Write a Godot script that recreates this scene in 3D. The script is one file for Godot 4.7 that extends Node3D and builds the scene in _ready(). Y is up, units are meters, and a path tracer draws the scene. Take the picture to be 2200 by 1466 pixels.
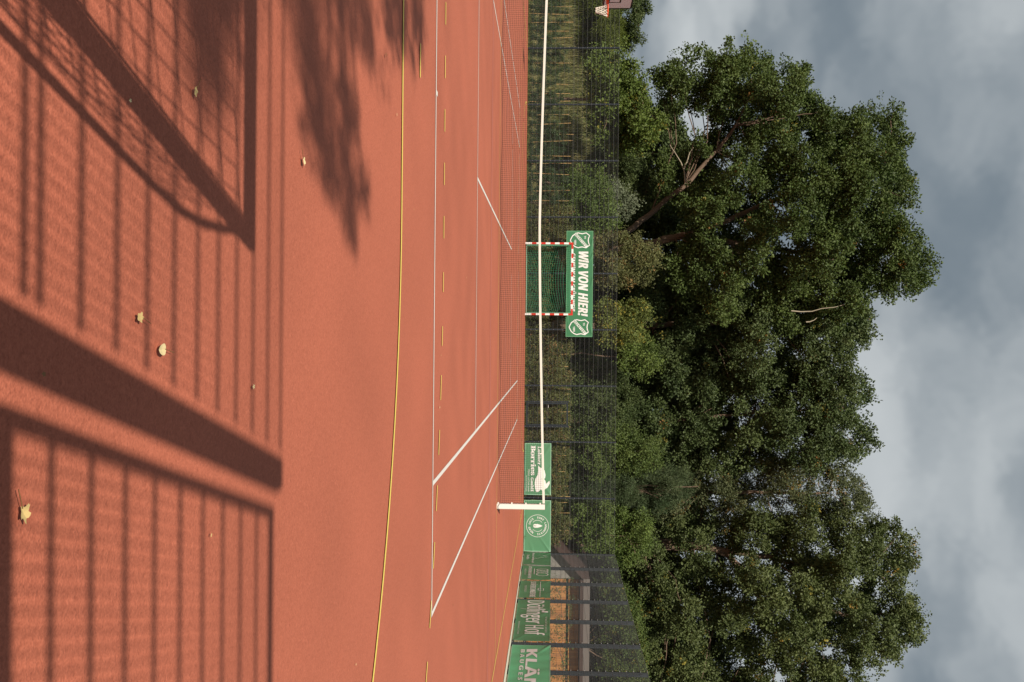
extends Node3D
# A sports court seen with the camera turned on its side. World: x to the right of the court, z towards the viewer, net on z = 0.
const FOCAL := 2069.15           # pixels of the 2200 x 1466 photograph
const EYE := Vector3(2.5445, 1.2464, 21.8602)
const LEAN := Vector3(-0.0428595, -0.004824, 0.009244)
var upright := Basis.from_euler(LEAN)
var taken := {}
var mats := {}
var rng := RandomNumberGenerator.new()

# ---------------------------------------------------------------- naming
func numbered(called: String) -> String:
	var n: int = taken.get(called, 0)
	taken[called] = n + 1
	return called if n == 0 else "%s_%03d" % [called, n]

func tag(o: Node3D, label: String, category: String, group := "", kind := "") -> void:
	o.set_meta("label", label)
	o.set_meta("category", category)
	if group: o.set_meta("group", group)
	if kind: o.set_meta("kind", kind)

func thing(called: String, label: String, category: String, at := Vector3.ZERO, turn := 0.0, group := "") -> Node3D:
	var o := Node3D.new()
	o.name = numbered(called)
	add_child(o)
	o.position = at
	o.rotation.y = turn
	tag(o, label, category, group)
	return o

func part(called: String, mesh: Mesh, m: Material, parent: Node3D, at := Vector3.ZERO) -> MeshInstance3D:
	var o := MeshInstance3D.new()
	o.name = called
	o.mesh = mesh
	if m: o.material_override = m
	o.position = at
	parent.add_child(o, true)
	return o

func struct(called: String, mesh: Mesh, m: Material, label := "") -> MeshInstance3D:
	var o := MeshInstance3D.new()
	o.name = numbered(called)
	o.mesh = mesh
	o.material_override = m
	add_child(o)
	o.set_meta("kind", "structure")
	if label: o.set_meta("label", label)
	return o

# ---------------------------------------------------------------- mesh building
class Shape:
	var v := PackedVector3Array()
	var n := PackedVector3Array()
	var uv := PackedVector2Array()
	var c := PackedColorArray()
	func tri(a: Vector3, b: Vector3, d: Vector3) -> void:   # a, b, d counter-clockwise from the front
		var k := (b - a).cross(d - a).normalized()
		v.append(a); v.append(d); v.append(b)
		n.append(k); n.append(k); n.append(k)
	func quad(a: Vector3, b: Vector3, d: Vector3, e: Vector3) -> void:
		tri(a, b, d)
		tri(a, d, e)
	func box(at: Vector3, size: Vector3, basis := Basis.IDENTITY, ends := true) -> void:
		var h := size / 2.0
		var p := []
		for i in 8:
			p.append(at + basis * Vector3(h.x if i & 1 else -h.x, h.y if i & 2 else -h.y, h.z if i & 4 else -h.z))
		quad(p[4], p[5], p[7], p[6]); quad(p[1], p[0], p[2], p[3])
		quad(p[5], p[1], p[3], p[7]); quad(p[0], p[4], p[6], p[2])
		if ends:
			quad(p[6], p[7], p[3], p[2]); quad(p[0], p[1], p[5], p[4])
	func bevel_box(at: Vector3, size: Vector3, r: float) -> void:   # a bar along y with chamfered long edges
		var hx := size.x / 2.0; var hz := size.z / 2.0; var hy := size.y / 2.0
		var ring := [Vector2(hx - r, hz), Vector2(-hx + r, hz), Vector2(-hx, hz - r), Vector2(-hx, -hz + r), Vector2(-hx + r, -hz), Vector2(hx - r, -hz), Vector2(hx, -hz + r), Vector2(hx, hz - r)]
		for i in 8:
			var a: Vector2 = ring[i]; var b: Vector2 = ring[(i + 1) % 8]
			quad(at + Vector3(b.x, -hy, b.y), at + Vector3(a.x, -hy, a.y), at + Vector3(a.x, hy, a.y), at + Vector3(b.x, hy, b.y))
			tri(at + Vector3(0, hy, 0), at + Vector3(b.x, hy, b.y), at + Vector3(a.x, hy, a.y))
			tri(at + Vector3(0, -hy, 0), at + Vector3(a.x, -hy, a.y), at + Vector3(b.x, -hy, b.y))
	func rod(a: Vector3, b: Vector3, r: float, sides := 4) -> void:
		tube([a, b], [r, r], sides)
	func tube(pts: Array, rad: Array, sides := 6) -> void:
		var rings := []
		var side := Vector3.ZERO
		for i in pts.size():
			var d: Vector3 = (pts[mini(i + 1, pts.size() - 1)] - pts[maxi(i - 1, 0)])
			d = d.normalized() if d.length() > 1e-6 else Vector3.UP
			if i == 0:
				side = d.cross(Vector3(0.31, 0.2, 0.93) if absf(d.z) < 0.9 else Vector3.UP).normalized()
			else:
				side = (side - d * side.dot(d)).normalized()
			var other := d.cross(side)
			var ring := []
			for k in sides:
				var t := TAU * (k + 0.5) / sides
				ring.append([pts[i] + (side * cos(t) + other * sin(t)) * rad[i], side * cos(t) + other * sin(t)])
			rings.append(ring)
		for i in pts.size() - 1:
			for k in sides:
				var q := [rings[i][k], rings[i][(k + 1) % sides], rings[i + 1][(k + 1) % sides], rings[i + 1][k]]
				for j in [0, 2, 1, 0, 3, 2]:
					v.append(q[j][0]); n.append(q[j][1])
	func done(flat_uv := false) -> ArrayMesh:
		var a := []
		a.resize(Mesh.ARRAY_MAX)
		a[Mesh.ARRAY_VERTEX] = v
		a[Mesh.ARRAY_NORMAL] = n
		if c.size() == v.size(): a[Mesh.ARRAY_COLOR] = c
		var m := ArrayMesh.new()
		m.add_surface_from_arrays(Mesh.PRIMITIVE_TRIANGLES, a)
		return m

func two_tone(a: Shape, ma: Material, b: Shape, mb: Material) -> ArrayMesh:
	var m := a.done()
	var arr := []
	arr.resize(Mesh.ARRAY_MAX)
	arr[Mesh.ARRAY_VERTEX] = b.v
	arr[Mesh.ARRAY_NORMAL] = b.n
	m.add_surface_from_arrays(Mesh.PRIMITIVE_TRIANGLES, arr)
	m.surface_set_material(0, ma)
	m.surface_set_material(1, mb)
	return m

# ---------------------------------------------------------------- places from the photograph
func ray(px: float, py: float) -> Vector3:
	return upright * Vector3((py - 733.0) / FOCAL, (px - 1100.0) / FOCAL, -1.0)
func at_z(px: float, py: float, z: float) -> Vector3:
	var d := ray(px, py)
	return EYE + d * ((z - EYE.z) / d.z)
func on_ground(px: float, py: float) -> Vector3:
	var d := ray(px, py)
	return EYE + d * (-EYE.y / d.y)

# ---------------------------------------------------------------- materials
func lin(r: float, g: float, b: float) -> Color:
	return Color(r, g, b).linear_to_srgb()

func plain(called: String, c: Color, rough := 0.8, metal := 0.0, spec := 0.4) -> StandardMaterial3D:
	var m := StandardMaterial3D.new()
	m.resource_name = called
	m.albedo_color = c
	m.roughness = rough
	m.metallic = metal
	m.metallic_specular = spec
	m.cull_mode = BaseMaterial3D.CULL_DISABLED
	mats[called] = m
	return m

func noise_tex(seed_: int, freq: float, octaves: int, stops: Array, size := 512, kind := FastNoiseLite.TYPE_SIMPLEX_SMOOTH) -> NoiseTexture2D:
	var f := FastNoiseLite.new()
	f.seed = seed_
	f.noise_type = kind
	f.frequency = freq
	f.fractal_octaves = octaves
	f.fractal_gain = 0.6
	var t := NoiseTexture2D.new()
	t.width = size
	t.height = size
	t.seamless = true
	t.noise = f
	var g := Gradient.new()
	var off := PackedFloat32Array()
	var cols := PackedColorArray()
	for s in stops:
		off.append(s[0]); cols.append(s[1])
	g.offsets = off
	g.colors = cols
	t.color_ramp = g
	return t

func bump_tex(seed_: int, freq: float, strength: float, octaves := 2, size := 512) -> NoiseTexture2D:
	var f := FastNoiseLite.new()
	f.seed = seed_
	f.frequency = freq
	f.fractal_octaves = octaves
	var t := NoiseTexture2D.new()
	t.width = size
	t.height = size
	t.seamless = true
	t.noise = f
	t.as_normal_map = true
	t.bump_strength = strength
	return t

func textured(called: String, tex: Texture2D, per_metre: float, rough := 0.9, bump: Texture2D = null, coarse: Texture2D = null, coarse_scale := 0.1) -> StandardMaterial3D:
	var m := plain(called, Color.WHITE, rough)
	m.albedo_texture = tex
	m.uv1_triplanar = true
	m.uv1_world_triplanar = true
	m.uv1_scale = Vector3.ONE * per_metre
	if bump:
		m.normal_enabled = true
		m.normal_texture = bump
	if coarse:
		m.detail_enabled = true
		m.detail_blend_mode = BaseMaterial3D.BLEND_MODE_MUL
		m.detail_albedo = coarse
		m.detail_uv_layer = BaseMaterial3D.DETAIL_UV_2
		m.uv2_triplanar = true
		m.uv2_world_triplanar = true
		m.uv2_scale = Vector3.ONE * coarse_scale
	return m

func leaf_material(called: String, glow: Color) -> StandardMaterial3D:
	var m := plain(called, Color.WHITE, 0.55, 0.0, 0.35)
	m.vertex_color_use_as_albedo = true
	m.backlight_enabled = true
	m.backlight = glow
	return m

func blurred(a: PackedFloat32Array, n: int, reach: int) -> PackedFloat32Array:     # wraps round, so the tile has no seam
	var out := PackedFloat32Array()
	out.resize(n * n)
	var tmp := PackedFloat32Array()
	tmp.resize(n * n)
	var k := 1.0 / (2 * reach + 1)
	for y in n:
		var sum := 0.0
		for i in range(-reach, reach + 1): sum += a[y * n + posmod(i, n)]
		for x in n:
			tmp[y * n + x] = sum * k
			sum += a[y * n + (x + reach + 1) % n] - a[y * n + posmod(x - reach, n)]
	for x in n:
		var sum := 0.0
		for i in range(-reach, reach + 1): sum += tmp[posmod(i, n) * n + x]
		for y in n:
			out[y * n + x] = sum * k
			sum += tmp[((y + reach + 1) % n) * n + x] - tmp[posmod(y - reach, n) * n + x]
	return out

func granulate_textures(n: int) -> Array:
	var r := RandomNumberGenerator.new()
	r.seed = 11
	var raw := PackedFloat32Array()
	raw.resize(n * n)
	for i in n * n: raw[i] = r.randf() - 0.5
	var fine := blurred(blurred(raw, n, 1), n, 1)
	var mid := blurred(blurred(raw, n, 4), n, 3)
	var col := Image.create(n, n, false, Image.FORMAT_RGB8)
	var nor := Image.create(n, n, false, Image.FORMAT_RGB8)
	var lo := Color(0.268, 0.072, 0.041)
	var hi := Color(0.482, 0.146, 0.088)
	var h := PackedFloat32Array()
	h.resize(n * n)
	for i in n * n: h[i] = fine[i] * 1.7 + mid[i] * 1.6
	for y in n:
		for x in n:
			var i := y * n + x
			var c := lo.lerp(hi, clampf(0.5 + 0.9 * h[i], 0, 1))
			col.set_pixel(x, y, c.linear_to_srgb())
			var dx := h[y * n + (x + 1) % n] - h[y * n + posmod(x - 1, n)]
			var dy := h[((y + 1) % n) * n + x] - h[posmod(y - 1, n) * n + x]
			var v3 := Vector3(-dx * 0.9, dy * 0.9, 1.0).normalized()
			nor.set_pixel(x, y, Color(v3.x * 0.5 + 0.5, v3.y * 0.5 + 0.5, v3.z * 0.5 + 0.5))
	return [ImageTexture.create_from_image(col), ImageTexture.create_from_image(nor)]

func dye_clouds(n: int) -> ImageTexture:      # broad patches in the dye, periodic
	var r := RandomNumberGenerator.new()
	r.seed = 12
	var waves := []
	for i in 22:
		var kx := r.randi_range(-9, 9)
		var ky := r.randi_range(-9, 9)
		waves.append([kx, ky, r.randf() * TAU, 1.0 / (2.0 + Vector2(kx, ky).length())])
	var im := Image.create(n, n, false, Image.FORMAT_RGB8)
	for y in n:
		for x in n:
			var t := 0.0
			for w in waves: t += w[3] * sin(TAU * (w[0] * x + w[1] * y) / n + w[2])
			var k := clampf(0.965 + 0.035 * t, 0.88, 1.0)
			im.set_pixel(x, y, Color(k, k * 0.995, k * 0.99))
	return ImageTexture.create_from_image(im)

func make_materials() -> void:
	# red granulate of the court: fine crumbs, and broad faint clouds in the dye
	var tex := granulate_textures(512)
	textured("granulate", tex[0], 1.45, 0.82, tex[1], dye_clouds(160), 0.09)
	mats.granulate.normal_scale = 0.8
	mats.granulate.metallic_specular = 0.35
	var paint_wear := noise_tex(14, 0.12, 3, [[0.0, Color(0.66, 0.62, 0.59)], [0.4, Color(0.78, 0.76, 0.74)], [1.0, Color(0.83, 0.81, 0.79)]], 512)
	textured("line_white", paint_wear, 1.2, 0.75)
	textured("line_yellow", noise_tex(15, 0.12, 3, [[0.0, lin(0.5, 0.34, 0.06)], [0.4, lin(0.62, 0.47, 0.1)], [1.0, lin(0.68, 0.53, 0.14)]], 512), 1.2, 0.75)
	textured("line_lilac", noise_tex(16, 0.12, 3, [[0.0, lin(0.32, 0.12, 0.12)], [1.0, lin(0.42, 0.2, 0.24)]], 256), 1.2, 0.8)
	textured("kerb_concrete", noise_tex(17, 0.05, 4, [[0.0, lin(0.36, 0.33, 0.27)], [0.5, lin(0.47, 0.43, 0.36)], [1.0, lin(0.55, 0.51, 0.44)]], 512), 1.0, 0.9)
	textured("soil", noise_tex(18, 0.02, 5, [[0.0, lin(0.08, 0.08, 0.03)], [0.42, lin(0.16, 0.135, 0.058)], [0.58, lin(0.26, 0.2, 0.105)], [1.0, lin(0.36, 0.29, 0.17)]], 1024), 0.12, 0.95, bump_tex(19, 0.05, 6.0, 4))
	textured("bark", noise_tex(20, 0.06, 4, [[0.0, lin(0.05, 0.035, 0.025)], [0.5, lin(0.15, 0.1, 0.072)], [1.0, lin(0.27, 0.19, 0.14)]], 512), 0.9, 0.95, bump_tex(21, 0.08, 8.0, 4))
	plain("dead_wood", lin(0.3, 0.255, 0.19), 0.9)
	plain("cane", lin(0.5, 0.33, 0.14), 0.7)
	plain("anthracite", lin(0.02, 0.026, 0.033), 0.7, 0.0, 0.3)
	plain("wire", lin(0.075, 0.08, 0.086), 0.45, 0.0, 0.5)
	plain("clamp", lin(0.62, 0.63, 0.65), 0.3, 0.6, 0.5)
	plain("white_post", lin(0.66, 0.645, 0.61), 0.5)
	plain("net_cord", lin(0.012, 0.013, 0.014), 0.9)
	plain("net_tape", lin(0.6, 0.575, 0.52), 0.85)
	plain("goal_white", lin(0.66, 0.66, 0.64), 0.5)
	plain("goal_red", lin(0.44, 0.025, 0.014), 0.5)
	plain("green_cord", lin(0.045, 0.27, 0.14), 0.9)
	plain("steel", lin(0.3, 0.31, 0.32), 0.45, 0.5)
	plain("banner_a", lin(0.036, 0.148, 0.07), 0.6, 0.0, 0.35)
	plain("banner_b", lin(0.075, 0.2, 0.11), 0.6, 0.0, 0.35)
	plain("banner_c", lin(0.075, 0.2, 0.1), 0.6, 0.0, 0.35)
	plain("banner_e", lin(0.11, 0.36, 0.19), 0.6, 0.0, 0.35)
	plain("hem", lin(0.2, 0.38, 0.26), 0.6)
	plain("hem_dark", lin(0.09, 0.24, 0.13), 0.6)
	plain("print_white", lin(0.62, 0.62, 0.61), 0.6)
	plain("print_soft", lin(0.5, 0.5, 0.47), 0.6)
	plain("board", lin(0.8, 0.8, 0.8), 0.6)
	plain("board_black", lin(0.02, 0.02, 0.022), 0.6)
	plain("rim_orange", lin(0.75, 0.1, 0.03), 0.45)
	plain("rope_white", lin(0.75, 0.72, 0.64), 0.9)
	textured("render_grey", noise_tex(22, 0.03, 4, [[0.0, lin(0.15, 0.14, 0.13)], [1.0, lin(0.24, 0.225, 0.205)]], 256), 0.5, 0.95)
	plain("roof_brown", lin(0.05, 0.03, 0.026), 0.8)
	plain("fascia", lin(0.125, 0.105, 0.098), 0.6)
	var wood := [lin(0.34, 0.15, 0.05), lin(0.3, 0.13, 0.045), lin(0.37, 0.175, 0.062), lin(0.27, 0.12, 0.047)]
	for i in 4: plain("wood_%d" % i, wood[i], 0.75)
	leaf_material("leaf", Color(0.42, 0.55, 0.2))
	leaf_material("blade", Color(0.3, 0.3, 0.15))
	plain("dry_leaf", lin(0.5, 0.36, 0.15), 0.8)
	plain("dry_leaf_pale", lin(0.62, 0.5, 0.27), 0.8)
	plain("dry_leaf_brown", lin(0.2, 0.1, 0.04), 0.85)

# ---------------------------------------------------------------- sky
func cloud_sky() -> Sky:
	var w := 1536
	var h := 768
	var im := Image.create(w, h, false, Image.FORMAT_RGBF)
	var big := FastNoiseLite.new()
	big.seed = 33
	big.frequency = 0.72
	big.fractal_octaves = 5
	big.fractal_gain = 0.56
	big.domain_warp_enabled = true
	big.domain_warp_amplitude = 0.5
	big.domain_warp_frequency = 0.7
	var soft := FastNoiseLite.new()
	soft.seed = 14
	soft.frequency = 0.28
	soft.fractal_octaves = 3
	im.fill(Color(0.3, 0.3, 0.28))
	for j in h / 2:
		var e := PI / 2 - (j + 0.5) / h * PI
		var y := sin(e)
		var reach := cos(e) / (y + 0.22)
		for i in w:
			var a := (i + 0.5) / w * TAU - PI
			var x := sin(a) * reach
			var z := -cos(a) * reach
			var t := big.get_noise_2d(x * 1.3, z * 1.3)
			var s := soft.get_noise_2d(x, z)
			var k := clampf(0.39 + 0.85 * t + 0.55 * s, 0.0, 1.0)
			k = k * k * (3.0 - 2.0 * k)
			im.set_pixel(i, j, Color(0.182 + 0.34 * k, 0.226 + 0.332 * k, 0.266 + 0.31 * k))
	var m := PanoramaSkyMaterial.new()
	m.panorama = ImageTexture.create_from_image(im)
	var s := Sky.new()
	s.sky_material = m
	return s

func _ready() -> void:
	rng.seed = 20240917
	# camera: upright position, then rolled a quarter turn, as the photograph is
	var cam := Camera3D.new()
	cam.name = "camera"
	add_child(cam)
	cam.position = EYE
	cam.rotation = Vector3(LEAN.x, LEAN.y, LEAN.z + PI / 2)
	cam.fov = rad_to_deg(2.0 * atan(733.0 / FOCAL))
	cam.near = 0.05
	cam.far = 1200.0
	cam.current = true
	# sky
	var env := Environment.new()
	env.background_mode = Environment.BG_SKY
	env.sky = cloud_sky()
	env.tonemap_mode = Environment.TONE_MAPPER_LINEAR
	env.tonemap_exposure = 1.34
	env.background_energy_multiplier = 0.75
	env.sdfgi_enabled = true
	env.ssao_enabled = true
	env.ssil_enabled = true
	var we := WorldEnvironment.new()
	we.name = "environment"
	we.environment = env
	add_child(we)
	# sun: behind the camera, a little to its left
	var sun := DirectionalLight3D.new()
	sun.name = "sun"
	sun.light_energy = 1.5
	sun.light_color = Color(1.0, 0.965, 0.895)
	sun.light_angular_distance = 0.55
	sun.shadow_enabled = true
	add_child(sun)
	sun.look_at_from_position(Vector3.ZERO, Vector3(0.30, -1.0, -1.045), Vector3.UP)
	make_materials()
	build_ground()
	build_far_fence()
	build_side_fence()
	build_near_fence()
	build_hut()
	build_trees()
	build_near_tree()
	build_plants()
	build_net()
	build_goals()
	build_hoop()
	build_banners()
	build_leaves()

# ---------------------------------------------------------------- the ground
func sheet(pts: Array, y: float) -> ArrayMesh:     # a flat polygon of x, z points
	var poly := PackedVector2Array()
	for p in pts: poly.append(p)
	var s := Shape.new()
	var idx := Geometry2D.triangulate_polygon(poly)
	for i in range(0, idx.size(), 3):
		var a: Vector2 = poly[idx[i]]; var b: Vector2 = poly[idx[i + 1]]; var c: Vector2 = poly[idx[i + 2]]
		if (b - a).cross(c - a) > 0:
			var k := b; b = c; c = k
		s.tri(Vector3(a.x, y, a.y), Vector3(b.x, y, b.y), Vector3(c.x, y, c.y))
	return s.done()

func rect(x0: float, x1: float, z0: float, z1: float, y: float) -> ArrayMesh:
	return sheet([Vector2(x0, z0), Vector2(x1, z0), Vector2(x1, z1), Vector2(x0, z1)], y)

func curve_strip(pts: Array, width: float, y: float) -> ArrayMesh:
	var s := Shape.new()
	for i in pts.size() - 1:
		var a: Vector2 = pts[i]; var b: Vector2 = pts[i + 1]
		var da: Vector2 = (pts[mini(i + 1, pts.size() - 1)] - pts[maxi(i - 1, 0)]).normalized().orthogonal() * width / 2
		var db: Vector2 = (pts[mini(i + 2, pts.size() - 1)] - pts[i]).normalized().orthogonal() * width / 2
		s.quad(Vector3(a.x - da.x, y, a.y - da.y), Vector3(b.x - db.x, y, b.y - db.y), Vector3(b.x + db.x, y, b.y + db.y), Vector3(a.x + da.x, y, a.y + da.y))
	return s.done()

func build_ground() -> void:
	struct("ground", rect(-300, 300, -420, 150, -0.06), mats.soil, "grassy and sandy soil round the sports court")
	var court := struct("sports_court", sheet([Vector2(-13.2, -20.78), Vector2(12.02, -20.72), Vector2(11.22, 22.3), Vector2(-13.2, 22.3)], 0.0), mats.granulate, "red granulate surface of the sports court")
	var rim := Shape.new()
	rim.box(Vector3(-0.6, -0.03, -20.79), Vector3(25.3, 0.052, 0.02))
	part("edge", rim.done(), mats.kerb_concrete, court)
	var k := sheet([Vector2(12.03, -20.7), Vector2(12.16, -20.7), Vector2(12.16, 22.3), Vector2(11.23, 22.3)], 0.012)
	struct("kerb", k, mats.kerb_concrete, "pale concrete edging between red court and side fence")
	# tennis: white
	var w := 0.05
	var y := 0.004
	for z in [11.885 - w, -11.885]: part("white_line", rect(-5.485, 5.485, z, z + w, y), mats.line_white, court)
	for x in [-5.485, 5.485 - w, -4.115, 4.115 - w]:
		part("white_line", rect(x, x + w, -11.885 + w + 0.001, 11.885 - w - 0.001, y), mats.line_white, court)
	for z in [6.4 - w, -6.4]: part("white_line", rect(-4.115 + w + 0.001, 4.115 - w - 0.001, z, z + w, y), mats.line_white, court)
	part("white_line", rect(-w / 2, w / 2, -6.4 + w + 0.001, 6.4 - w - 0.001, y), mats.line_white, court)
	part("white_line", rect(-w / 2, w / 2, 11.885 - 0.15, 11.885 - w - 0.001, y), mats.line_white, court)
	part("white_line", rect(-w / 2, w / 2, -11.885 + w + 0.001, -11.885 + 0.15, y), mats.line_white, court)
	# handball: yellow, on a sheet of its own
	y = 0.008
	for side in [1.0, -1.0]:
		var six := []
		var nine := []
		for r in [6.0, 9.0]:
			var c := six if r == 6.0 else nine
			for i in 33:
				var t := PI - PI / 2 * i / 32.0
				c.append(Vector2(-1.5 + r * cos(t), side * (20.08 - r * sin(t))))
			for i in 33:
				var t := PI / 2 - PI / 2 * i / 32.0
				c.append(Vector2(1.5 + r * cos(t), side * (20.08 - r * sin(t))))
		part("yellow_line", curve_strip(six, 0.05, y), mats.line_yellow, court)
		# the nine metre line is dashed: 0.3 m on, 0.3 m off
		var along := 0.0
		var piece := []
		for i in nine.size() - 1:
			var a: Vector2 = nine[i]; var b: Vector2 = nine[i + 1]
			var n := maxi(1, int((b - a).length() / 0.05))
			for q in n:
				var p := a.lerp(b, float(q) / n)
				if fmod(along + 0.13, 0.605) < 0.3:
					piece.append(p)
				elif piece.size() > 1:
					if absf(p.x) < 10.0: part("yellow_dash", curve_strip(piece, 0.05, y), mats.line_yellow, court)
					piece = []
				along += (b - a).length() / n
		part("yellow_line", rect(-0.13, 0.18, side * 13.08 - 0.025, side * 13.08 + 0.025, y), mats.line_yellow, court)
	for x in [-10.0, 9.9]: part("yellow_line", rect(x - 0.025, x + 0.025, -20.0, 20.0, y), mats.line_yellow, court)
	part("yellow_line", rect(-9.97, 9.87, 0.22, 0.26, y), mats.line_yellow, court)
	part("lilac_line", rect(-10.5, 11.3, 2.93, 2.97, 0.012), mats.line_lilac, court)
	part("lilac_line", rect(-10.5, 11.3, -2.97, -2.93, 0.012), mats.line_lilac, court)

# ---------------------------------------------------------------- fences
func mat_mesh(width: float, rods: Array, wires_from: float, wires_to: float, wire_step := 0.05, thick := 1.0, wire := 0.003) -> ArrayMesh:
	var s := Shape.new()
	for y in rods:
		for dz in [-0.009, 0.009]:
			s.box(Vector3(width / 2, y, dz), Vector3(width, 0.0058 * thick, 0.0058 * thick), Basis.IDENTITY, false)
	var n := int(width / wire_step)
	for i in n:
		s.box(Vector3((i + 0.5) * width / n, (wires_from + wires_to) / 2, 0), Vector3(wire, wires_to - wires_from, wire), Basis.IDENTITY, false)
	return s.done()

func rows(top: float, joint: float) -> Array:
	var r := []
	var y := top
	while y > joint + 0.03:
		r.append(y); y -= 0.2
	r.append(joint + 0.022)
	y = joint - 0.022
	while y > 0.03:
		r.append(y); y -= 0.2
	return r

func post_mesh(h: float) -> ArrayMesh:
	var s := Shape.new()
	s.bevel_box(Vector3(0, h / 2 - 0.04, -0.04), Vector3(0.06, h + 0.08, 0.13), 0.005)
	return s.done()

func clamp_mesh(h: float) -> ArrayMesh:
	var s := Shape.new()
	var y := 0.04
	while y < h:
		s.box(Vector3(0, y, 0.045), Vector3(0.013, 0.013, 0.02))
		y += 0.2
	return s.done()

func build_far_fence() -> void:
	var f := thing("mesh_fence", "tall dark wire mesh fence behind the handball goal and its green banner", "fence", Vector3(-12.744, 0, -20.9))
	var post := post_mesh(4.05)
	var clamps := clamp_mesh(4.05)
	var panel := mat_mesh(2.434, rows(4.03, 2.05), 0.04, 4.06)
	for i in 11:
		var p := part("post", post, mats.anthracite, f, Vector3(2.494 * i, 0, 0))
		part("clamp_row", clamps, mats.clamp, p).set_meta("kind", "stuff")
		if i < 10 and i != 7:
			part("mesh_panel", panel, mats.wire, f, Vector3(2.494 * i + 0.03, 0, 0.035))
	# the bay with the small gate, between the posts at 4.71 and 7.21
	var x0 := 4.714 + 12.744
	part("mesh_panel", mat_mesh(0.66, rows(1.95, 0.99), 0.04, 1.97), mats.wire, f, Vector3(x0 + 0.03, 0, 0.035))
	part("mesh_panel", mat_mesh(0.6, rows(1.95, 0.99), 0.04, 1.97), mats.wire, f, Vector3(x0 + 1.85, 0, 0.035))
	var over := []
	var y := 4.03
	while y > 2.0:
		over.append(y); y -= 0.2
	part("mesh_panel", mat_mesh(2.434, over, 2.0, 4.06), mats.wire, f, Vector3(x0 + 0.03, 0, 0.035))
	for x in [0.72, 1.82]:
		var p := part("gate_post", post_mesh(1.98), mats.anthracite, f, Vector3(x0 + x, 0, 0))
		part("clamp_row", clamp_mesh(1.98), mats.clamp, p).set_meta("kind", "stuff")
	var g := Shape.new()
	for x in [0.79, 1.75]: g.bevel_box(Vector3(x, 1.0, 0), Vector3(0.06, 1.86, 0.05), 0.004)
	for yy in [0.1, 1.9]: g.box(Vector3(1.27, yy, 0), Vector3(0.9, 0.06, 0.05))
	var gate := part("gate", g.done(), mats.anthracite, f, Vector3(x0, 0, 0.012))
	part("mesh_panel", mat_mesh(0.9, rows(1.85, 1.0), 0.13, 1.87), mats.wire, gate, Vector3(0.82, 0, 0))
	var hd := Shape.new()
	hd.rod(Vector3(0.86, 1.05, 0.06), Vector3(0.98, 1.05, 0.06), 0.012, 6)
	hd.rod(Vector3(0.86, 1.05, 0.0), Vector3(0.86, 1.05, 0.06), 0.012, 6)
	part("handle", hd.done(), mats.clamp, gate)

func build_side_fence() -> void:
	var f := thing("mesh_fence", "tall dark wire mesh fence along the side with a row of green banners", "fence", Vector3(12.2, 0, -20.9), -PI / 2)
	var post := post_mesh(4.05)
	var clamps := clamp_mesh(4.05)
	var panel := mat_mesh(2.44, rows(4.03, 2.05), 0.04, 4.06)
	for i in range(0, 17):
		if i > 0:
			var p := part("post", post, mats.anthracite, f, Vector3(2.5 * i, 0, 0))
			part("clamp_row", clamps, mats.clamp, p).set_meta("kind", "stuff")
		if i < 16: part("mesh_panel", panel, mats.wire, f, Vector3(2.5 * i + 0.03, 0, 0.035))

func build_near_fence() -> void:
	# stands just behind the camera; its shadow falls across the foreground
	var f := thing("mesh_fence", "tall wire mesh fence with a gate whose shadow crosses the near court", "fence", Vector3(-5.7, 0, 22.05))
	var post := post_mesh(4.33)
	var rods := []
	var y := 4.33
	while y > 2.36:
		rods.append(y); y -= 0.1995
	rods.append(2.34); rods.append(2.272)
	y = 2.09
	while y > 0.05:
		rods.append(y); y -= 0.2
	var panel := mat_mesh(2.45, rods, 0.04, 4.34, 0.05, 1.4, 0.0048)
	for i in 3:
		part("post", post, mats.anthracite, f, Vector3(2.5 * i, 0, 0))
		part("mesh_panel", panel, mats.wire, f, Vector3(2.5 * i + 0.03, 0, -0.03))
	var s := Shape.new()
	s.bevel_box(Vector3(7.587, 2.17, 0), Vector3(0.145, 4.34, 0.12), 0.01)
	part("gate_post", s.done(), mats.anthracite, f)
	# the field over the gate and the gate leaf under it
	var g := Shape.new()
	for x in [7.768, 10.6]: g.bevel_box(Vector3(x, 3.22, 0), Vector3(0.045, 2.06, 0.045), 0.003)
	g.box(Vector3(9.18, 4.225, 0), Vector3(2.79, 0.035, 0.045))
	g.box(Vector3(9.18, 2.21, 0), Vector3(2.79, 0.07, 0.045))
	var over := part("gate_field", g.done(), mats.anthracite, f)
	var r2 := []
	for i in 9: r2.append(4.026 - 0.2 * i)
	part("mesh_panel", mat_mesh(2.8, r2, 2.24, 4.21, 0.05, 1.4, 0.0048), mats.wire, over, Vector3(7.78, 0, 0))
	var lf := Shape.new()
	for x in [7.755, 10.6]: lf.bevel_box(Vector3(x, 1.1, 0), Vector3(0.05, 2.0, 0.05), 0.003)
	for yy in [0.12, 2.08]: lf.box(Vector3(9.18, yy, 0), Vector3(2.79, 0.06, 0.05))
	var leaf := part("gate", lf.done(), mats.anthracite, f)
	part("mesh_panel", mat_mesh(2.79, [0.3, 0.5, 0.7, 0.9, 1.1, 1.3, 1.5, 1.7, 1.9], 0.15, 2.05, 0.05, 1.4), mats.wire, leaf, Vector3(7.78, 0, 0))
	var p2 := Shape.new()
	p2.bevel_box(Vector3(10.72, 2.17, 0), Vector3(0.12, 4.34, 0.12), 0.01)
	part("gate_post", p2.done(), mats.anthracite, f)
	for i in 2:
		part("mesh_panel", panel, mats.wire, f, Vector3(10.8 + 2.5 * i, 0, -0.03))
		part("post", post, mats.anthracite, f, Vector3(13.28 + 2.5 * i, 0, 0))

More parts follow.
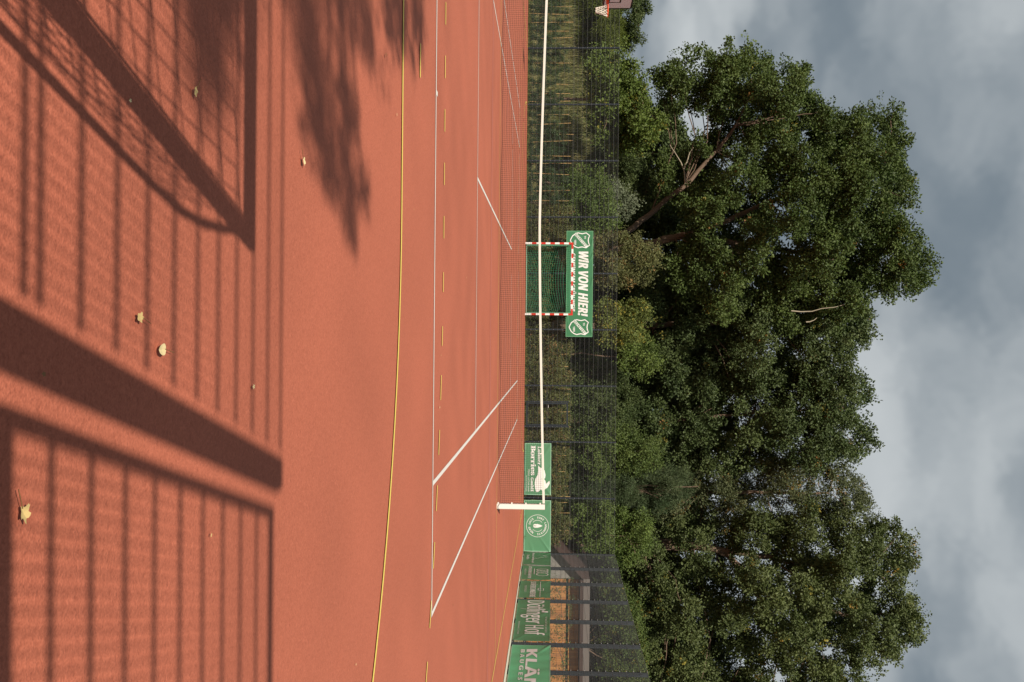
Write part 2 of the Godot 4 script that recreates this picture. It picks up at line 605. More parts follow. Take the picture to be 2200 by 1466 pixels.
# ---------------------------------------------------------------- the hut beyond the corner
func build_hut() -> void:
	var h := thing("wooden_hut", "orange timber hut with grey gable and dark roof edge behind the fence corner", "hut", Vector3(12.6, -0.06, -24.0))
	var s := Shape.new()      # grey rendered end wall under the slope, x from the hut's left foot
	s.quad(Vector3(0.0, 0, 0), Vector3(1.45, 0, 0), Vector3(1.45, 2.85, 0), Vector3(0.0, 1.62, 0))
	s.quad(Vector3(0.0, 0, -6), Vector3(0, 0, 0), Vector3(0, 1.62, 0), Vector3(0, 1.62, -6))
	part("end_wall", s.done(), mats.render_grey, h)
	var sill := Shape.new()
	sill.box(Vector3(0.72, 1.66, 0.0), Vector3(1.46, 0.05, 0.12), Basis(Vector3.BACK, 0.0))
	# timber cladding: two tiers of upright boards with a dark gap between
	for tier in 2:
		var y0: float = 0.15 if tier == 0 else 2.14
		var y1: float = 2.02 if tier == 0 else 2.62
		var plank := Shape.new()
		plank.box(Vector3(0.5, (y0 + y1) / 2, 0), Vector3(1, y1 - y0, 0.03))
		var pm := plank.done()
		var x := 1.46
		while x < 10.0:
			var bw := 0.092 + 0.03 * rng.randf()
			var o := part("board", pm, mats["wood_%d" % (rng.randi() % 4)], h, Vector3(x + 0.004, 0, 0.02 + 0.012 * rng.randf() + 0.05 * tier))
			o.scale = Vector3(bw - 0.008, 1, 1)
			x += bw
	var back := Shape.new()
	back.box(Vector3(6.7, 1.45, -0.08), Vector3(10.4, 2.9, 0.1))
	part("wall", back.done(), mats.roof_brown, h)
	var roof := Shape.new()    # overhanging flat roof, sloping verge board
	roof.box(Vector3(6.75, 2.72, -2.6), Vector3(10.8, 0.1, 6.4))
	var up := Basis(Vector3.BACK, atan2(1.36, 1.5))
	roof.box(Vector3(0.6, 2.33, -2.8), Vector3(2.25, 0.12, 6.5), up)
	var rf := part("roof", roof.done(), mats.roof_brown, h)
	var fa := Shape.new()
	fa.box(Vector3(6.75, 2.98, 0.62), Vector3(10.9, 0.3, 0.05))
	part("fascia", fa.done(), mats.fascia, rf)
	var ve := Shape.new()
	ve.box(Vector3(0.55, 2.2, 0.48), Vector3(2.2, 0.2, 0.05), up)
	part("verge_board", ve.done(), mats.roof_brown, rf)

# ---------------------------------------------------------------- trees
var clump: ArrayMesh
var fine_clump: ArrayMesh
var needle_clump: ArrayMesh

func leaf_clump(n: int, spread: float, l: float, w: float, seed_: int) -> ArrayMesh:
	var r := RandomNumberGenerator.new()
	r.seed = seed_
	var s := Shape.new()
	for i in n:
		var d := Vector3(r.randfn(), r.randfn(), r.randfn()).normalized()
		var at := d * spread * pow(r.randf(), 0.45)
		var ax := (d + 0.9 * Vector3(r.randfn(), r.randfn(), r.randfn()).normalized()).normalized()
		var sd := ax.cross(Vector3(r.randfn(), r.randfn(), r.randfn()).normalized()).normalized()
		var nn := ax.cross(sd)
		var ll := l * r.randf_range(0.75, 1.25)
		var ww := w * r.randf_range(0.8, 1.2)
		s.tri(at, at + ax * ll * 0.55 + sd * ww / 2 + nn * 0.12 * ll, at + ax * ll)
		s.tri(at, at + ax * ll, at + ax * ll * 0.55 - sd * ww / 2 + nn * 0.12 * ll)
	return s.done()

func rand_basis(r: RandomNumberGenerator, k: float) -> Basis:
	var q := Quaternion(r.randfn(), r.randfn(), r.randfn(), r.randfn()).normalized()
	return Basis(q).scaled(Vector3.ONE * k)

func fill_multimesh(called: String, mesh: Mesh, m: Material, parent: Node3D, where: Array, cols: PackedColorArray) -> MultiMeshInstance3D:
	var mm := MultiMesh.new()
	mm.transform_format = MultiMesh.TRANSFORM_3D
	mm.use_colors = true
	mm.mesh = mesh
	mm.instance_count = where.size()
	var buf := PackedFloat32Array()
	buf.resize(where.size() * 16)
	for i in where.size():
		var t: Transform3D = where[i]
		var b := t.basis
		var o := t.origin
		var k := i * 16
		buf[k] = b.x.x; buf[k + 1] = b.y.x; buf[k + 2] = b.z.x; buf[k + 3] = o.x
		buf[k + 4] = b.x.y; buf[k + 5] = b.y.y; buf[k + 6] = b.z.y; buf[k + 7] = o.y
		buf[k + 8] = b.x.z; buf[k + 9] = b.y.z; buf[k + 10] = b.z.z; buf[k + 11] = o.z
		var c := cols[i]
		buf[k + 12] = c.r; buf[k + 13] = c.g; buf[k + 14] = c.b; buf[k + 15] = 1.0
	mm.buffer = buf
	var o := MultiMeshInstance3D.new()
	o.name = called
	o.multimesh = mm
	o.material_override = m
	parent.add_child(o, true)
	o.set_meta("kind", "stuff")
	return o

func crown(parent: Node3D, lobes: Array, dens: float, mesh: Mesh, pal: Array, odd: float, size: float, r: RandomNumberGenerator, called := "crown") -> void:
	# lobes: [centre, radius] in world space; pal: light and dark leaf colours (linear), then the odd autumn ones
	var where := []
	var cols := PackedColorArray()
	for lb in lobes:
		var c: Vector3 = lb[0]
		var rad: float = lb[1]
		var n := int(dens * 12.57 * rad * rad) + 6
		var tone := r.randf()
		var wob := Vector3(r.randf_range(0.75, 1.35), r.randf_range(0.65, 1.1), r.randf_range(0.8, 1.25))
		# foliage sits in tufts on the ends of twigs; small balls are one tuft
		var tufts := maxi(1, int(dens * 1.8 * rad * rad)) if rad > 0.5 else 1
		for q in tufts:
			var d0 := Vector3(r.randfn(), r.randfn() * 0.8, r.randfn()).normalized()
			var out := 0.35 + 0.7 * pow(r.randf(), 0.7)
			if r.randf() < 0.16: out = r.randf_range(1.05, 1.4)      # sprays that stand out from the crown
			var at := c + d0 * wob * rad * out if tufts > 1 else c
			var wide := r.randf_range(0.11, 0.25) * minf(1.0, rad + 0.2) if tufts > 1 else rad * 0.62
			var reach := r.randf_range(0.2, 0.6)                     # a tuft follows its twig
			var shade := clampf(0.5 * tone + 0.5 * r.randf(), 0, 1)
			for i in (13 if tufts > 1 else n):
				var p := at + Vector3(r.randfn(), r.randfn() * 0.8, r.randfn()) * wide
				if tufts > 1: p += d0 * reach * (r.randf() - 0.6)
				where.append(Transform3D(rand_basis(r, size * r.randf_range(0.75, 1.3)), p - parent.position))
				var col: Color = pal[0].lerp(pal[1], clampf(shade + 0.35 * (r.randf() - 0.5), 0, 1))
				if r.randf() < odd and pal.size() > 2: col = pal[2 + r.randi() % (pal.size() - 2)]
				var br := r.randf_range(0.8, 1.2)
				cols.append(Color(col.r * br, col.g * br, col.b * br))
	fill_multimesh(called, mesh, mats.leaf, parent, where, cols)

func lobes_in(poly: Array, z: float, deep: float, rmin: float, rmax: float, pack: float, r: RandomNumberGenerator, bare := []) -> Array:
	# balls of foliage packed into an outline given in pixels of the photograph, at the tree's own distance and with depth of their own
	var pp := PackedVector2Array()
	var lo := Vector2(1e9, 1e9)
	var hi := -lo
	for p in poly:
		pp.append(p)
		lo = lo.min(p); hi = hi.max(p)
	var got := []
	var out := []
	for tries in 2600:
		var q := Vector2(r.randf_range(lo.x, hi.x), r.randf_range(lo.y, hi.y))
		if not Geometry2D.is_point_in_polygon(q, pp): continue
		var edge := 1e9
		for i in pp.size():
			edge = minf(edge, q.distance_to(Geometry2D.get_closest_point_to_segment(q, pp[i], pp[(i + 1) % pp.size()])))
		if edge < rmin * 0.7: continue
		var rad := clampf(edge * 0.95, rmin, rmax) * r.randf_range(0.8, 1.1)
		var free := true
		for g in got:
			if q.distance_to(g[0]) < pack * (rad + g[1]) * 0.5:
				free = false
				break
		if not free: continue
		got.append([q, rad])
		var dz := r.randf_range(-1, 1) * deep * sqrt(clampf(edge / (rmax * 2.0), 0.12, 1.0))
		for line in bare:
			for i in line.size() - 1:
				if q.distance_to(Geometry2D.get_closest_point_to_segment(q, line[i], line[i + 1])) < rad * 0.45 + 4.0: dz = -1.8 - absf(dz)
		var w := at_z(q.x, q.y, z + dz)
		out.append([w, rad * absf(z + dz - EYE.z) / FOCAL])
	return out

func limb(s: Shape, pts: Array, r0: float, r1: float, r: RandomNumberGenerator, sides := 7) -> void:
	# a bent tapering limb through the given points
	var c := Curve3D.new()
	for p in pts: c.add_point(p)
	var out := []
	var rad := []
	var n := maxi(3, int(c.get_baked_length() / 0.5))
	for i in n + 1:
		var t := float(i) / n
		out.append(c.sample_baked(t * c.get_baked_length(), true) + Vector3(r.randfn(), r.randfn(), r.randfn()) * 0.035 * (1.0 if i > 0 else 0.0))
		rad.append(lerpf(r0, r1, t))
	s.tube(out, rad, sides)

func tree(called: String, label: String, group: String, poly: Array, z: float, deep: float, stems: Array, girth: float, pal: Array, odd: float, opt := {}) -> Node3D:
	var r := RandomNumberGenerator.new()
	r.seed = hash(label)
	var lobes := lobes_in(poly, z, deep, opt.get("rmin", 17.0), opt.get("rmax", 50.0), opt.get("pack", 0.92), r, opt.get("bare", []))
	var first: Vector3
	if stems.size():
		first = at_z(stems[0][0].x, stems[0][0].y, z)
	else:
		var mid := Vector2.ZERO
		for p in poly: mid += p
		mid /= poly.size()
		first = at_z(mid.x, mid.y, z)
	var foot := Vector3(first.x, -0.06, z)
	var t := thing(called, label, opt.get("category", "tree"), foot, 0.0, group)
	var s := Shape.new()
	var hubs := []
	var paths := []
	for st in stems:
		var pts := [Vector3.ZERO]
		for k in range(0 if st.size() == 1 else 1, st.size()):
			pts.append(at_z(st[k].x, st[k].y, z + 0.02 * deep * r.randfn()) - foot)
		paths.append(pts)
	if paths.is_empty():
		var top := Vector3.ZERO
		for lb in lobes: top = lb[0] if lb[0].y > top.y else top
		paths.append([Vector3.ZERO, (top - foot) * Vector3(0.3, 0.45, 0.3), (top - foot) * Vector3(0.8, 0.85, 0.6)])
	for pts in paths:
		limb(s, pts, girth, girth * 0.35, r, 9)
		for k in range(1, pts.size()): hubs.append(pts[k])
	# limbs from the stems into the foliage
	var i := 0
	for lb in lobes:
		i += 1
		if i % 3 and lobes.size() > 12: continue
		var goal: Vector3 = lb[0] - foot
		var best: Vector3 = hubs[0]
		for hb in hubs:
			if hb.distance_to(goal) < best.distance_to(goal) and hb.y < goal.y + 0.5: best = hb
		limb(s, [best, best.lerp(goal, 0.5) + Vector3(0, 0.12 * best.distance_to(goal), 0), goal], girth * 0.16, 0.02, r, 5)
	part("trunk", s.done(), mats.bark, t)
	crown(t, lobes, opt.get("dens", 9.0), opt.get("mesh", clump), pal, odd, opt.get("size", 1.0), r, opt.get("crown", "crown"))
	return t

func v(a: Array) -> Array:
	var out := []
	for i in range(0, a.size(), 2): out.append(Vector2(a[i], a[i + 1]))
	return out

func build_trees() -> void:
	clump = leaf_clump(14, 0.2, 0.14, 0.095, 3)
	fine_clump = leaf_clump(16, 0.17, 0.085, 0.05, 4)
	needle_clump = leaf_clump(26, 0.2, 0.13, 0.018, 6)
	var oak := [Color(0.042, 0.066, 0.016), Color(0.082, 0.112, 0.03), Color(0.2, 0.16, 0.03), Color(0.16, 0.08, 0.02)]
	var oak2 := [Color(0.042, 0.064, 0.022), Color(0.08, 0.104, 0.036), Color(0.17, 0.14, 0.03), Color(0.2, 0.1, 0.025)]
	var grey := [Color(0.065, 0.08, 0.035), Color(0.11, 0.12, 0.055), Color(0.22, 0.13, 0.03)]
	var dark := [Color(0.045, 0.068, 0.022), Color(0.08, 0.1, 0.034)]
	var g := "trees behind the far fence"
	var a := tree("oak_tree", "large oak with two bare leaning stems behind the green goal banner", g,
		v([1395, 150, 1500, 100, 1560, 112, 1625, 88, 1645, 130, 1740, 135, 1745, 200, 1800, 245, 1870, 228, 1935, 225, 1945, 290, 1945, 340, 1962, 380, 1978, 430, 1935, 465, 1985, 505, 2014, 570, 1985, 632, 1940, 640, 1880, 640, 1830, 700, 1700, 720, 1560, 700, 1450, 640, 1430, 560, 1470, 480, 1420, 420, 1400, 350, 1440, 325, 1515, 300, 1525, 245, 1480, 225, 1410, 222]),
		-29.0, 4.2, [v([1190, 522, 1335, 508, 1400, 455, 1470, 400, 1540, 325, 1580, 270]), v([1190, 522, 1330, 535, 1450, 510, 1520, 495, 1590, 458, 1700, 420, 1850, 400]), v([1190, 522, 1330, 538, 1500, 500, 1570, 520, 1700, 540, 1850, 570])], 0.22, oak, 0.006, {"bare": [v([1335, 508, 1400, 455, 1470, 400, 1540, 325]), v([1330, 535, 1450, 510, 1520, 495, 1590, 458])]})
	var dw := Shape.new()
	var r := RandomNumberGenerator.new()
	r.seed = 77
	for st in [[1472, 392, 1468, 360, 1455, 335, 1440, 312], [1468, 365, 1478, 340, 1488, 312]]:
		var pts := []
		for p in v(st): pts.append(at_z(p.x, p.y, -28.2) - a.position)
		limb(dw, pts, 0.045, 0.014, r, 6)
	part("dead_branch", dw.done(), mats.dead_wood, a)
	var b := tree("oak_tree", "dense oak with a pale dead branch near its top", g,
		v([1400, 590, 1560, 630, 1700, 640, 1870, 655, 1888, 720, 1845, 760, 1790, 790, 1700, 830, 1550, 860, 1400, 850, 1340, 760, 1330, 680]),
		-31.0, 3.6, [v([1190, 705, 1400, 700, 1500, 695, 1620, 690, 1740, 700])], 0.24, oak2, 0.006)
	dw = Shape.new()
	for st in [[1700, 668, 1718, 669, 1738, 675, 1752, 670, 1768, 662, 1785, 661, 1800, 657, 1814, 654], [1732, 692, 1742, 689, 1756, 685]]:
		var pts := []
		for p in v(st): pts.append(at_z(p.x, p.y, -26.6) - b.position)
		limb(dw, pts, 0.034, 0.014, r, 6)
	part("dead_branch", dw.done(), mats.dead_wood, b)
	tree("oak_tree", "rounded olive green oak standing between the dense oak and the open oak", g,
		v([1340, 820, 1500, 800, 1700, 790, 1800, 772, 1862, 800, 1880, 850, 1832, 888, 1880, 915, 1897, 955, 1845, 985, 1700, 1010, 1500, 1020, 1350, 1000]),
		-32.0, 3.6, [v([1190, 905, 1450, 905, 1600, 890, 1760, 880])], 0.15, oak2, 0.006, {"dens": 8.0})
	tree("ash_tree", "grey green loose tree beside the dark pine behind the fence", g,
		v([1400, 1000, 1500, 985, 1700, 965, 1830, 1000, 1885, 1060, 1872, 1115, 1780, 1120, 1700, 1160, 1500, 1150, 1400, 1100]),
		-33.0, 3.0, [v([1190, 1050, 1500, 1060, 1650, 1060, 1780, 1060])], 0.18, grey, 0.03, {"dens": 8.0, "mesh": fine_clump, "size": 1.15})
	tree("oak_tree", "wide open oak with crooked trunk behind the timber hut", g,
		v([1350, 1110, 1500, 1110, 1650, 1110, 1780, 1085, 1890, 1112, 1950, 1135, 1987, 1200, 1945, 1245, 1980, 1310, 1985, 1370, 1930, 1420, 1855, 1440, 1900, 1490, 1830, 1560, 1500, 1590, 1350, 1560, 1340, 1300]),
		-31.5, 4.4, [v([1190, 1165, 1375, 1160, 1480, 1170, 1560, 1182, 1590, 1235, 1640, 1300]), v([1190, 1165, 1480, 1172, 1660, 1200, 1740, 1215, 1850, 1220]), v([1190, 1165, 1540, 1180, 1700, 1290, 1850, 1330])], 0.26, [Color(0.055, 0.076, 0.025), Color(0.098, 0.118, 0.042), Color(0.24, 0.15, 0.025), Color(0.2, 0.17, 0.03)], 0.012, {"dens": 7.5, "pack": 0.98})
	tree("pine_tree", "low blue green pine with drooping needles beyond the fence", g,
		v([1205, 1015, 1300, 1000, 1400, 1000, 1485, 1015, 1490, 1075, 1400, 1098, 1300, 1095, 1205, 1080]), -26.5, 1.2, [v([1190, 1045, 1350, 1045, 1500, 1045])], 0.07,
		[Color(0.05, 0.08, 0.035), Color(0.085, 0.11, 0.05)], 0.0, {"mesh": needle_clump, "rmin": 16.0, "rmax": 30.0, "dens": 16.0})
	tree("oak_tree", "small bright green oak growing over the fence near the basketball hoop", g,
		v([1262, 118, 1320, 102, 1388, 165, 1402, 228, 1445, 252, 1400, 312, 1340, 330, 1262, 300, 1250, 200]), -27.0, 2.0, [v([1190, 210, 1300, 215, 1380, 240])], 0.1,
		[Color(0.06, 0.092, 0.018), Color(0.11, 0.145, 0.03), Color(0.2, 0.18, 0.03)], 0.03, {"rmin": 20.0, "rmax": 40.0})
	tree("dark_tree", "dark tree behind the basketball hoop at the end of the row", g,
		v([1290, -60, 1390, -60, 1397, 30, 1372, 62, 1385, 95, 1335, 118, 1290, 110]), -48.0, 3.0, [v([1190, 10, 1300, 10, 1360, 5])], 0.2, dark, 0.0)
	tree("conifer_bush", "yellow green feathery conifer below the basketball hoop", g,
		v([1225, -50, 1290, -40, 1335, 20, 1338, 108, 1280, 112, 1225, 90]), -38.0, 1.5, [], 0.08,
		[Color(0.06, 0.085, 0.014), Color(0.105, 0.125, 0.02)], 0.0, {"rmin": 16.0, "rmax": 30.0, "mesh": needle_clump, "size": 1.5, "dens": 12.0, "category": "bush"})
	# the darker trees farther back, seen under and between the crowns
	var back := "dark trees farther back"
	var n := 0
	for c in [[330, 1500, 180], [520, 1560, 150], [720, 1580, 160], [900, 1560, 150], [1080, 1540, 150], [1260, 1500, 170], [1440, 1540, 170]]:
		n += 1
		tree("dark_tree", "shaded dark tree deep behind " + ["the leaning oak stems", "the green goal banner", "the dense oak with the dead branch", "the small mesh gate", "the grey green loose tree", "the crooked open oak", "the timber hut roof"][n - 1], back,
			v([1180, c[0] - c[2] * 0.8, 1300, c[0] - c[2], c[1] - 60, c[0] - c[2] * 0.75, c[1], c[0], c[1] - 60, c[0] + c[2] * 0.75, 1300, c[0] + c[2], 1180, c[0] + c[2] * 0.8]),
			-46.0 + 3.0 * (n % 3), 2.5, [v([1190, c[0], 1300, c[0], 1450, c[0]])], 0.2, dark, 0.0, {"rmin": 45.0, "rmax": 75.0, "dens": 6.0, "size": 1.5, "pack": 0.95})
	# shrubs close behind the fence
	var sh := "shrubs close behind the fence"
	var so := {"rmin": 16.0, "rmax": 34.0, "category": "shrub", "mesh": fine_clump, "crown": "foliage", "dens": 14.0}
	tree("willow_shrub", "olive brown shrub just above the green goal banner", sh, v([1272, 470, 1335, 490, 1430, 545, 1400, 600, 1330, 625, 1268, 610]), -24.5, 1.2, [], 0.05, [Color(0.075, 0.085, 0.03), Color(0.14, 0.14, 0.055), Color(0.2, 0.13, 0.05)], 0.08, so)
	tree("yellow_shrub", "yellowing young shrub at the right end of the green goal banner", sh, v([1272, 640, 1400, 652, 1395, 720, 1340, 745, 1272, 735]), -23.6, 0.9, [v([1190, 692, 1280, 694, 1390, 694])], 0.035, [Color(0.07, 0.1, 0.024), Color(0.13, 0.145, 0.036), Color(0.28, 0.23, 0.04)], 0.1, so)
	tree("leafy_shrub", "light green shrub with hanging sprays between banner and gate", sh, v([1345, 690, 1420, 740, 1425, 800, 1370, 820, 1330, 770, 1335, 715]), -25.0, 1.0, [], 0.05, [Color(0.06, 0.09, 0.02), Color(0.11, 0.15, 0.035)], 0.0, so)
	tree("dark_shrub", "deep green shrub behind the small mesh gate", sh, v([1180, 800, 1230, 780, 1300, 770, 1380, 830, 1370, 930, 1300, 950, 1230, 945, 1180, 930]), -27.0, 1.0, [], 0.05, dark, 0.0, so)
	tree("leafy_shrub", "mid green shrub rising behind the fence above the farm machinery banner", sh, v([1185, 940, 1240, 925, 1330, 915, 1420, 950, 1420, 1010, 1330, 1025, 1235, 1030, 1185, 1010]), -25.5, 1.1, [], 0.05, [Color(0.055, 0.085, 0.022), Color(0.1, 0.135, 0.035)], 0.0, so)
	tree("leafy_shrub", "bright green shrub above the round farmers banner", sh, v([1225, 1085, 1330, 1090, 1400, 1110, 1400, 1200, 1320, 1215, 1290, 1190, 1230, 1170]), -25.0, 1.1, [], 0.05, [Color(0.055, 0.09, 0.02), Color(0.105, 0.145, 0.035)], 0.0, so)
	tree("leafy_shrub", "leafy shrub growing over the roof edge of the timber hut", sh, v([1278, 1230, 1330, 1235, 1380, 1290, 1390, 1400, 1400, 1500, 1282, 1500, 1285, 1330]), -26.5, 1.0, [], 0.05, [Color(0.05, 0.08, 0.02), Color(0.1, 0.13, 0.035), Color(0.2, 0.16, 0.03)], 0.04, so)
	var under := [Color(0.05, 0.072, 0.025), Color(0.085, 0.105, 0.036)]
	for u in [["deep green thicket below the yellowing shrub", 690, 800], ["deep green thicket right behind the mesh gate bay", 795, 905], ["deep green thicket above the gate post next to the contractor banner", 900, 1000], ["deep green thicket behind the contractor banner and pine", 995, 1100], ["deep green thicket behind the farmers banner", 1090, 1195]]:
		tree("dark_shrub", u[0], sh, v([1185, u[1], 1250, u[1] - 10, 1300, u[1] + 20, 1320, (u[1] + u[2]) / 2, 1295, u[2] - 15, 1250, u[2] + 10, 1185, u[2]]), -33.5, 1.0, [], 0.04, under, 0.0, so)
	tree("climbing_shrub", "straggling green shrub in front of the orange timber wall", sh, v([1170, 1235, 1230, 1245, 1245, 1290, 1225, 1330, 1245, 1370, 1220, 1420, 1235, 1500, 1170, 1500]), -22.6, 0.4, [], 0.03, [Color(0.05, 0.075, 0.02), Color(0.1, 0.13, 0.04)], 0.02, {"rmin": 12.0, "rmax": 22.0, "category": "shrub", "mesh": fine_clump, "crown": "foliage", "dens": 3.5, "pack": 1.5, "size": 0.7})
	tree("silver_shrub", "silvery grey shrub left of the green goal banner", sh, v([1295, 395, 1340, 400, 1375, 430, 1360, 475, 1300, 480, 1280, 440]), -25.5, 0.7, [], 0.04, [Color(0.1, 0.12, 0.07), Color(0.15, 0.17, 0.11)], 0.0, so)
	tree("leafy_shrub", "green rounded shrub left of the goal behind the slim hedge plants", sh, v([1200, 375, 1270, 360, 1320, 400, 1320, 490, 1250, 500, 1200, 480]), -24.0, 1.0, [], 0.05, [Color(0.05, 0.085, 0.018), Color(0.1, 0.14, 0.03)], 0.0, so)
	tree("dark_shrub", "blackish shrub under the leaning oak stems", sh, v([1290, 290, 1345, 300, 1400, 360, 1420, 470, 1330, 480, 1310, 400]), -30.0, 1.0, [], 0.05, dark, 0.0, so)

func build_near_tree() -> void:
	# stands behind the near fence, out of the picture; its shadow lies on the court
	var r := RandomNumberGenerator.new()
	r.seed = 41
	var t := thing("shade_tree", "broadleaf tree behind the near fence that shades the court edge", "tree", Vector3(-4.6, -0.06, 27.4))
	var spots := [[0.9, 17.1, 0.3], [1.2, 16.95, 0.24], [1.45, 16.75, 0.2], [1.62, 16.55, 0.13], [1.15, 16.25, 0.2], [1.5, 16.2, 0.14], [1.72, 16.0, 0.13], [1.86, 16.02, 0.08],
		[1.62, 15.62, 0.1], [1.25, 15.95, 0.09], [0.5, 15.45, 0.2], [0.15, 14.75, 0.22], [0.05, 14.1, 0.16], [0.13, 13.5, 0.09], [-0.3, 13.3, 0.28], [0.4, 16.6, 0.42], [-0.25, 15.7, 0.6],
		[-0.7, 14.6, 0.62], [-0.9, 13.5, 0.5], [-0.6, 17.0, 0.7], [-1.5, 15.8, 0.9], [-1.9, 14.2, 0.9], [-2.4, 16.8, 1.1], [-3.4, 15.4, 1.2],
		[1.42, 18.5, 0.19], [1.62, 18.42, 0.12], [1.2, 18.25, 0.24], [0.85, 18.3, 0.32], [0.4, 18.1, 0.45], [-0.3, 18.4, 0.6]]
	var lobes := []
	var s := Shape.new()
	limb(s, [Vector3(0, 0, 0), Vector3(0.2, 2.5, -0.3), Vector3(0.6, 5.6, -0.9), Vector3(1.2, 8.6, -1.6)], 0.22, 0.1, r, 9)
	for sp in spots:
		var h := 9.2 + 0.5 * r.randf()
		var c := Vector3(sp[0] - 0.30 * h, h, sp[1] + 1.045 * h)
		lobes.append([c, sp[2] * 0.85])
		var goal: Vector3 = c - t.position
		limb(s, [Vector3(1.2, 8.6, -1.6), Vector3(1.2, 8.6, -1.6).lerp(goal, 0.5) + Vector3(0, 0.1, 0), goal], 0.035, 0.012, r, 5)
	part("trunk", s.done(), mats.bark, t)
	crown(t, lobes, 40.0, fine_clump, [Color(0.05, 0.085, 0.02), Color(0.09, 0.12, 0.03)], 0.0, 0.8, r)

# ---------------------------------------------------------------- hedge, grass
func build_plants() -> void:
	var r := RandomNumberGenerator.new()
	r.seed = 8
	var x := -12.6
	var slim_pal := [Color(0.035, 0.068, 0.034), Color(0.075, 0.115, 0.048)]
	var bush_pal := [Color(0.075, 0.095, 0.034), Color(0.155, 0.165, 0.06), Color(0.28, 0.16, 0.07), Color(0.2, 0.16, 0.07)]
	while x < 12.0:
		var slim := x < -3.2
		var t: Node3D
		if slim:
			t = thing("hedge_plant", "slim dark young hedge plant tied to a cane " + ("below the basketball hoop" if x < -7.75 else "before the pale dry grass"), "hedge plant", Vector3(x, -0.06, -21.42 + 0.08 * r.randfn()), 0.0, "young hedge plants along the fence")
		else:
			t = thing("hedge_plant", "bushy olive young hedge plant on a cane " + ("between silvery shrub and goal" if x < -1.6 else "behind the handball goal net" if x < 1.6 else "between handball goal and mesh gate" if x < 4.7 else "beside the small mesh gate" if x < 7.25 else "behind the contractor banner" if x < 9.7 else "behind the round farmers banner"), "hedge plant", Vector3(x, -0.06, -21.85 + 0.08 * r.randfn()), 0.0, "young hedge plants along the fence")
		var h := r.randf_range(1.55, 1.95) if slim else r.randf_range(1.6, 2.2)
		var s := Shape.new()
		limb(s, [Vector3.ZERO, Vector3(0.03 * r.randfn(), h * 0.5, 0.02), Vector3(0.05 * r.randfn(), h, 0)], 0.014, 0.004, r, 5)
		part("stem", s.done(), mats.bark, t)
		if r.randf() < 0.72:
			var cn := Shape.new()
			var lean := Vector3(0.05 * r.randfn(), 0, 0.04 * r.randfn())
			cn.rod(Vector3(0.06, 0, 0.05), Vector3(0.06, r.randf_range(1.85, 2.15), 0.05) + lean, 0.011, 5)
			part("cane", cn.done(), mats.cane, t)
		var lobes := []
		var y := 0.12
		while y < h:
			var wd := (0.085 + 0.05 * r.randf()) if slim else (0.25 + 0.1 * r.randf())
			if y > h * 0.8: wd *= 0.6
			lobes.append([t.position + Vector3(0.06 * r.randfn(), y, 0.06 * r.randfn()), wd])
			y += 0.16 if slim else 0.21
		crown(t, lobes, 100.0 if slim else 36.0, fine_clump, slim_pal if slim else bush_pal, 0.0 if slim else 0.09, 0.5 if slim else 0.65, r, "foliage")
		x += 0.375 + 0.05 * r.randfn()
	# grass
	var s2 := Shape.new()
	for i in 9:
		var a := TAU * i / 9.0 + r.randf()
		var d := Vector3(cos(a), 0, sin(a))
		var at := d * 0.05 * r.randf()
		var side := d.cross(Vector3.UP) * 0.008
		var hh := r.randf_range(0.6, 1.0)
		var tip := at + Vector3(0, hh, 0) + d * r.randf_range(0.1, 0.4)
		var mid := at + Vector3(0, hh * 0.6, 0) + d * 0.1
		s2.quad(at - side, at + side, mid + side * 0.8, mid - side * 0.8)
		s2.tri(mid - side * 0.8, mid + side * 0.8, tip)
	var tuft := s2.done()
	var fields := [
		["grass", "short green grass growing along the foot of the far fence", -13.2, 12.0, -21.3, -20.82, 1500, 0.1, 0.26, [Color(0.06, 0.09, 0.02), Color(0.2, 0.19, 0.06)], 0.0],
		["dry_grass", "pale dry grass on the open ground behind the hedge plants", -22.0, 14.0, -38.0, -21.6, 6500, 0.25, 0.6, [Color(0.12, 0.15, 0.045), Color(0.36, 0.3, 0.15)], 0.0],
		["tall_grass", "tall brown and green grass on the bank under the trees", -26.0, 2.0, -44.0, -33.0, 9000, 0.8, 1.5, [Color(0.08, 0.12, 0.035), Color(0.26, 0.22, 0.1)], 1.0]]
	for f in fields:
		var where := []
		var cols := PackedColorArray()
		for i in f[6]:
			var p := Vector3(r.randf_range(f[2], f[3]), -0.06, r.randf_range(f[4], f[5]))
			if f[10] > 0.0: p.y = bank_height(p.x, p.z)
			var k := r.randf_range(f[7], f[8])
			var wide := maxf(k, 0.35) * r.randf_range(1.0, 1.8)
			where.append(Transform3D(Basis(Vector3.UP, r.randf() * TAU).scaled(Vector3(wide, k, wide)), p))
			var c: Color = f[9][0].lerp(f[9][1], r.randf())
			cols.append(c)
		var o := fill_multimesh(numbered(f[0]), tuft, mats.blade, self, where, cols)
		tag(o, f[1], "grass", "", "stuff")
	# the low bank on the left
	var s3 := Shape.new()
	for i in 24:
		for j in 10:
			var q := []
			for c in [[0, 0], [1, 0], [1, 1], [0, 1]]:
				var px: float = -60.0 + 3.0 * (i + c[0])
				var pz: float = -31.0 - 3.0 * (j + c[1])
				q.append(Vector3(px, bank_height(px, pz) - 0.02, pz))
			s3.quad(q[0], q[3], q[2], q[1])
	struct("grass_bank", s3.done(), mats.soil, "low overgrown bank behind the open ground")

func bank_height(x: float, z: float) -> float:
	var rise := clampf((-32.0 - z) / 10.0, 0.0, 1.0)
	var side := clampf((4.0 - x) / 9.0, 0.0, 1.0)
	return -0.08 + 3.1 * rise * rise * (3.0 - 2.0 * rise) * side + 0.12 * sin(x * 0.7) * rise

# ---------------------------------------------------------------- tennis net
func net_top(x: float) -> float:
	var t := clampf(absf(x) / 6.4, 0, 1)
	return 0.915 + 0.15 * pow(t, 1.35)

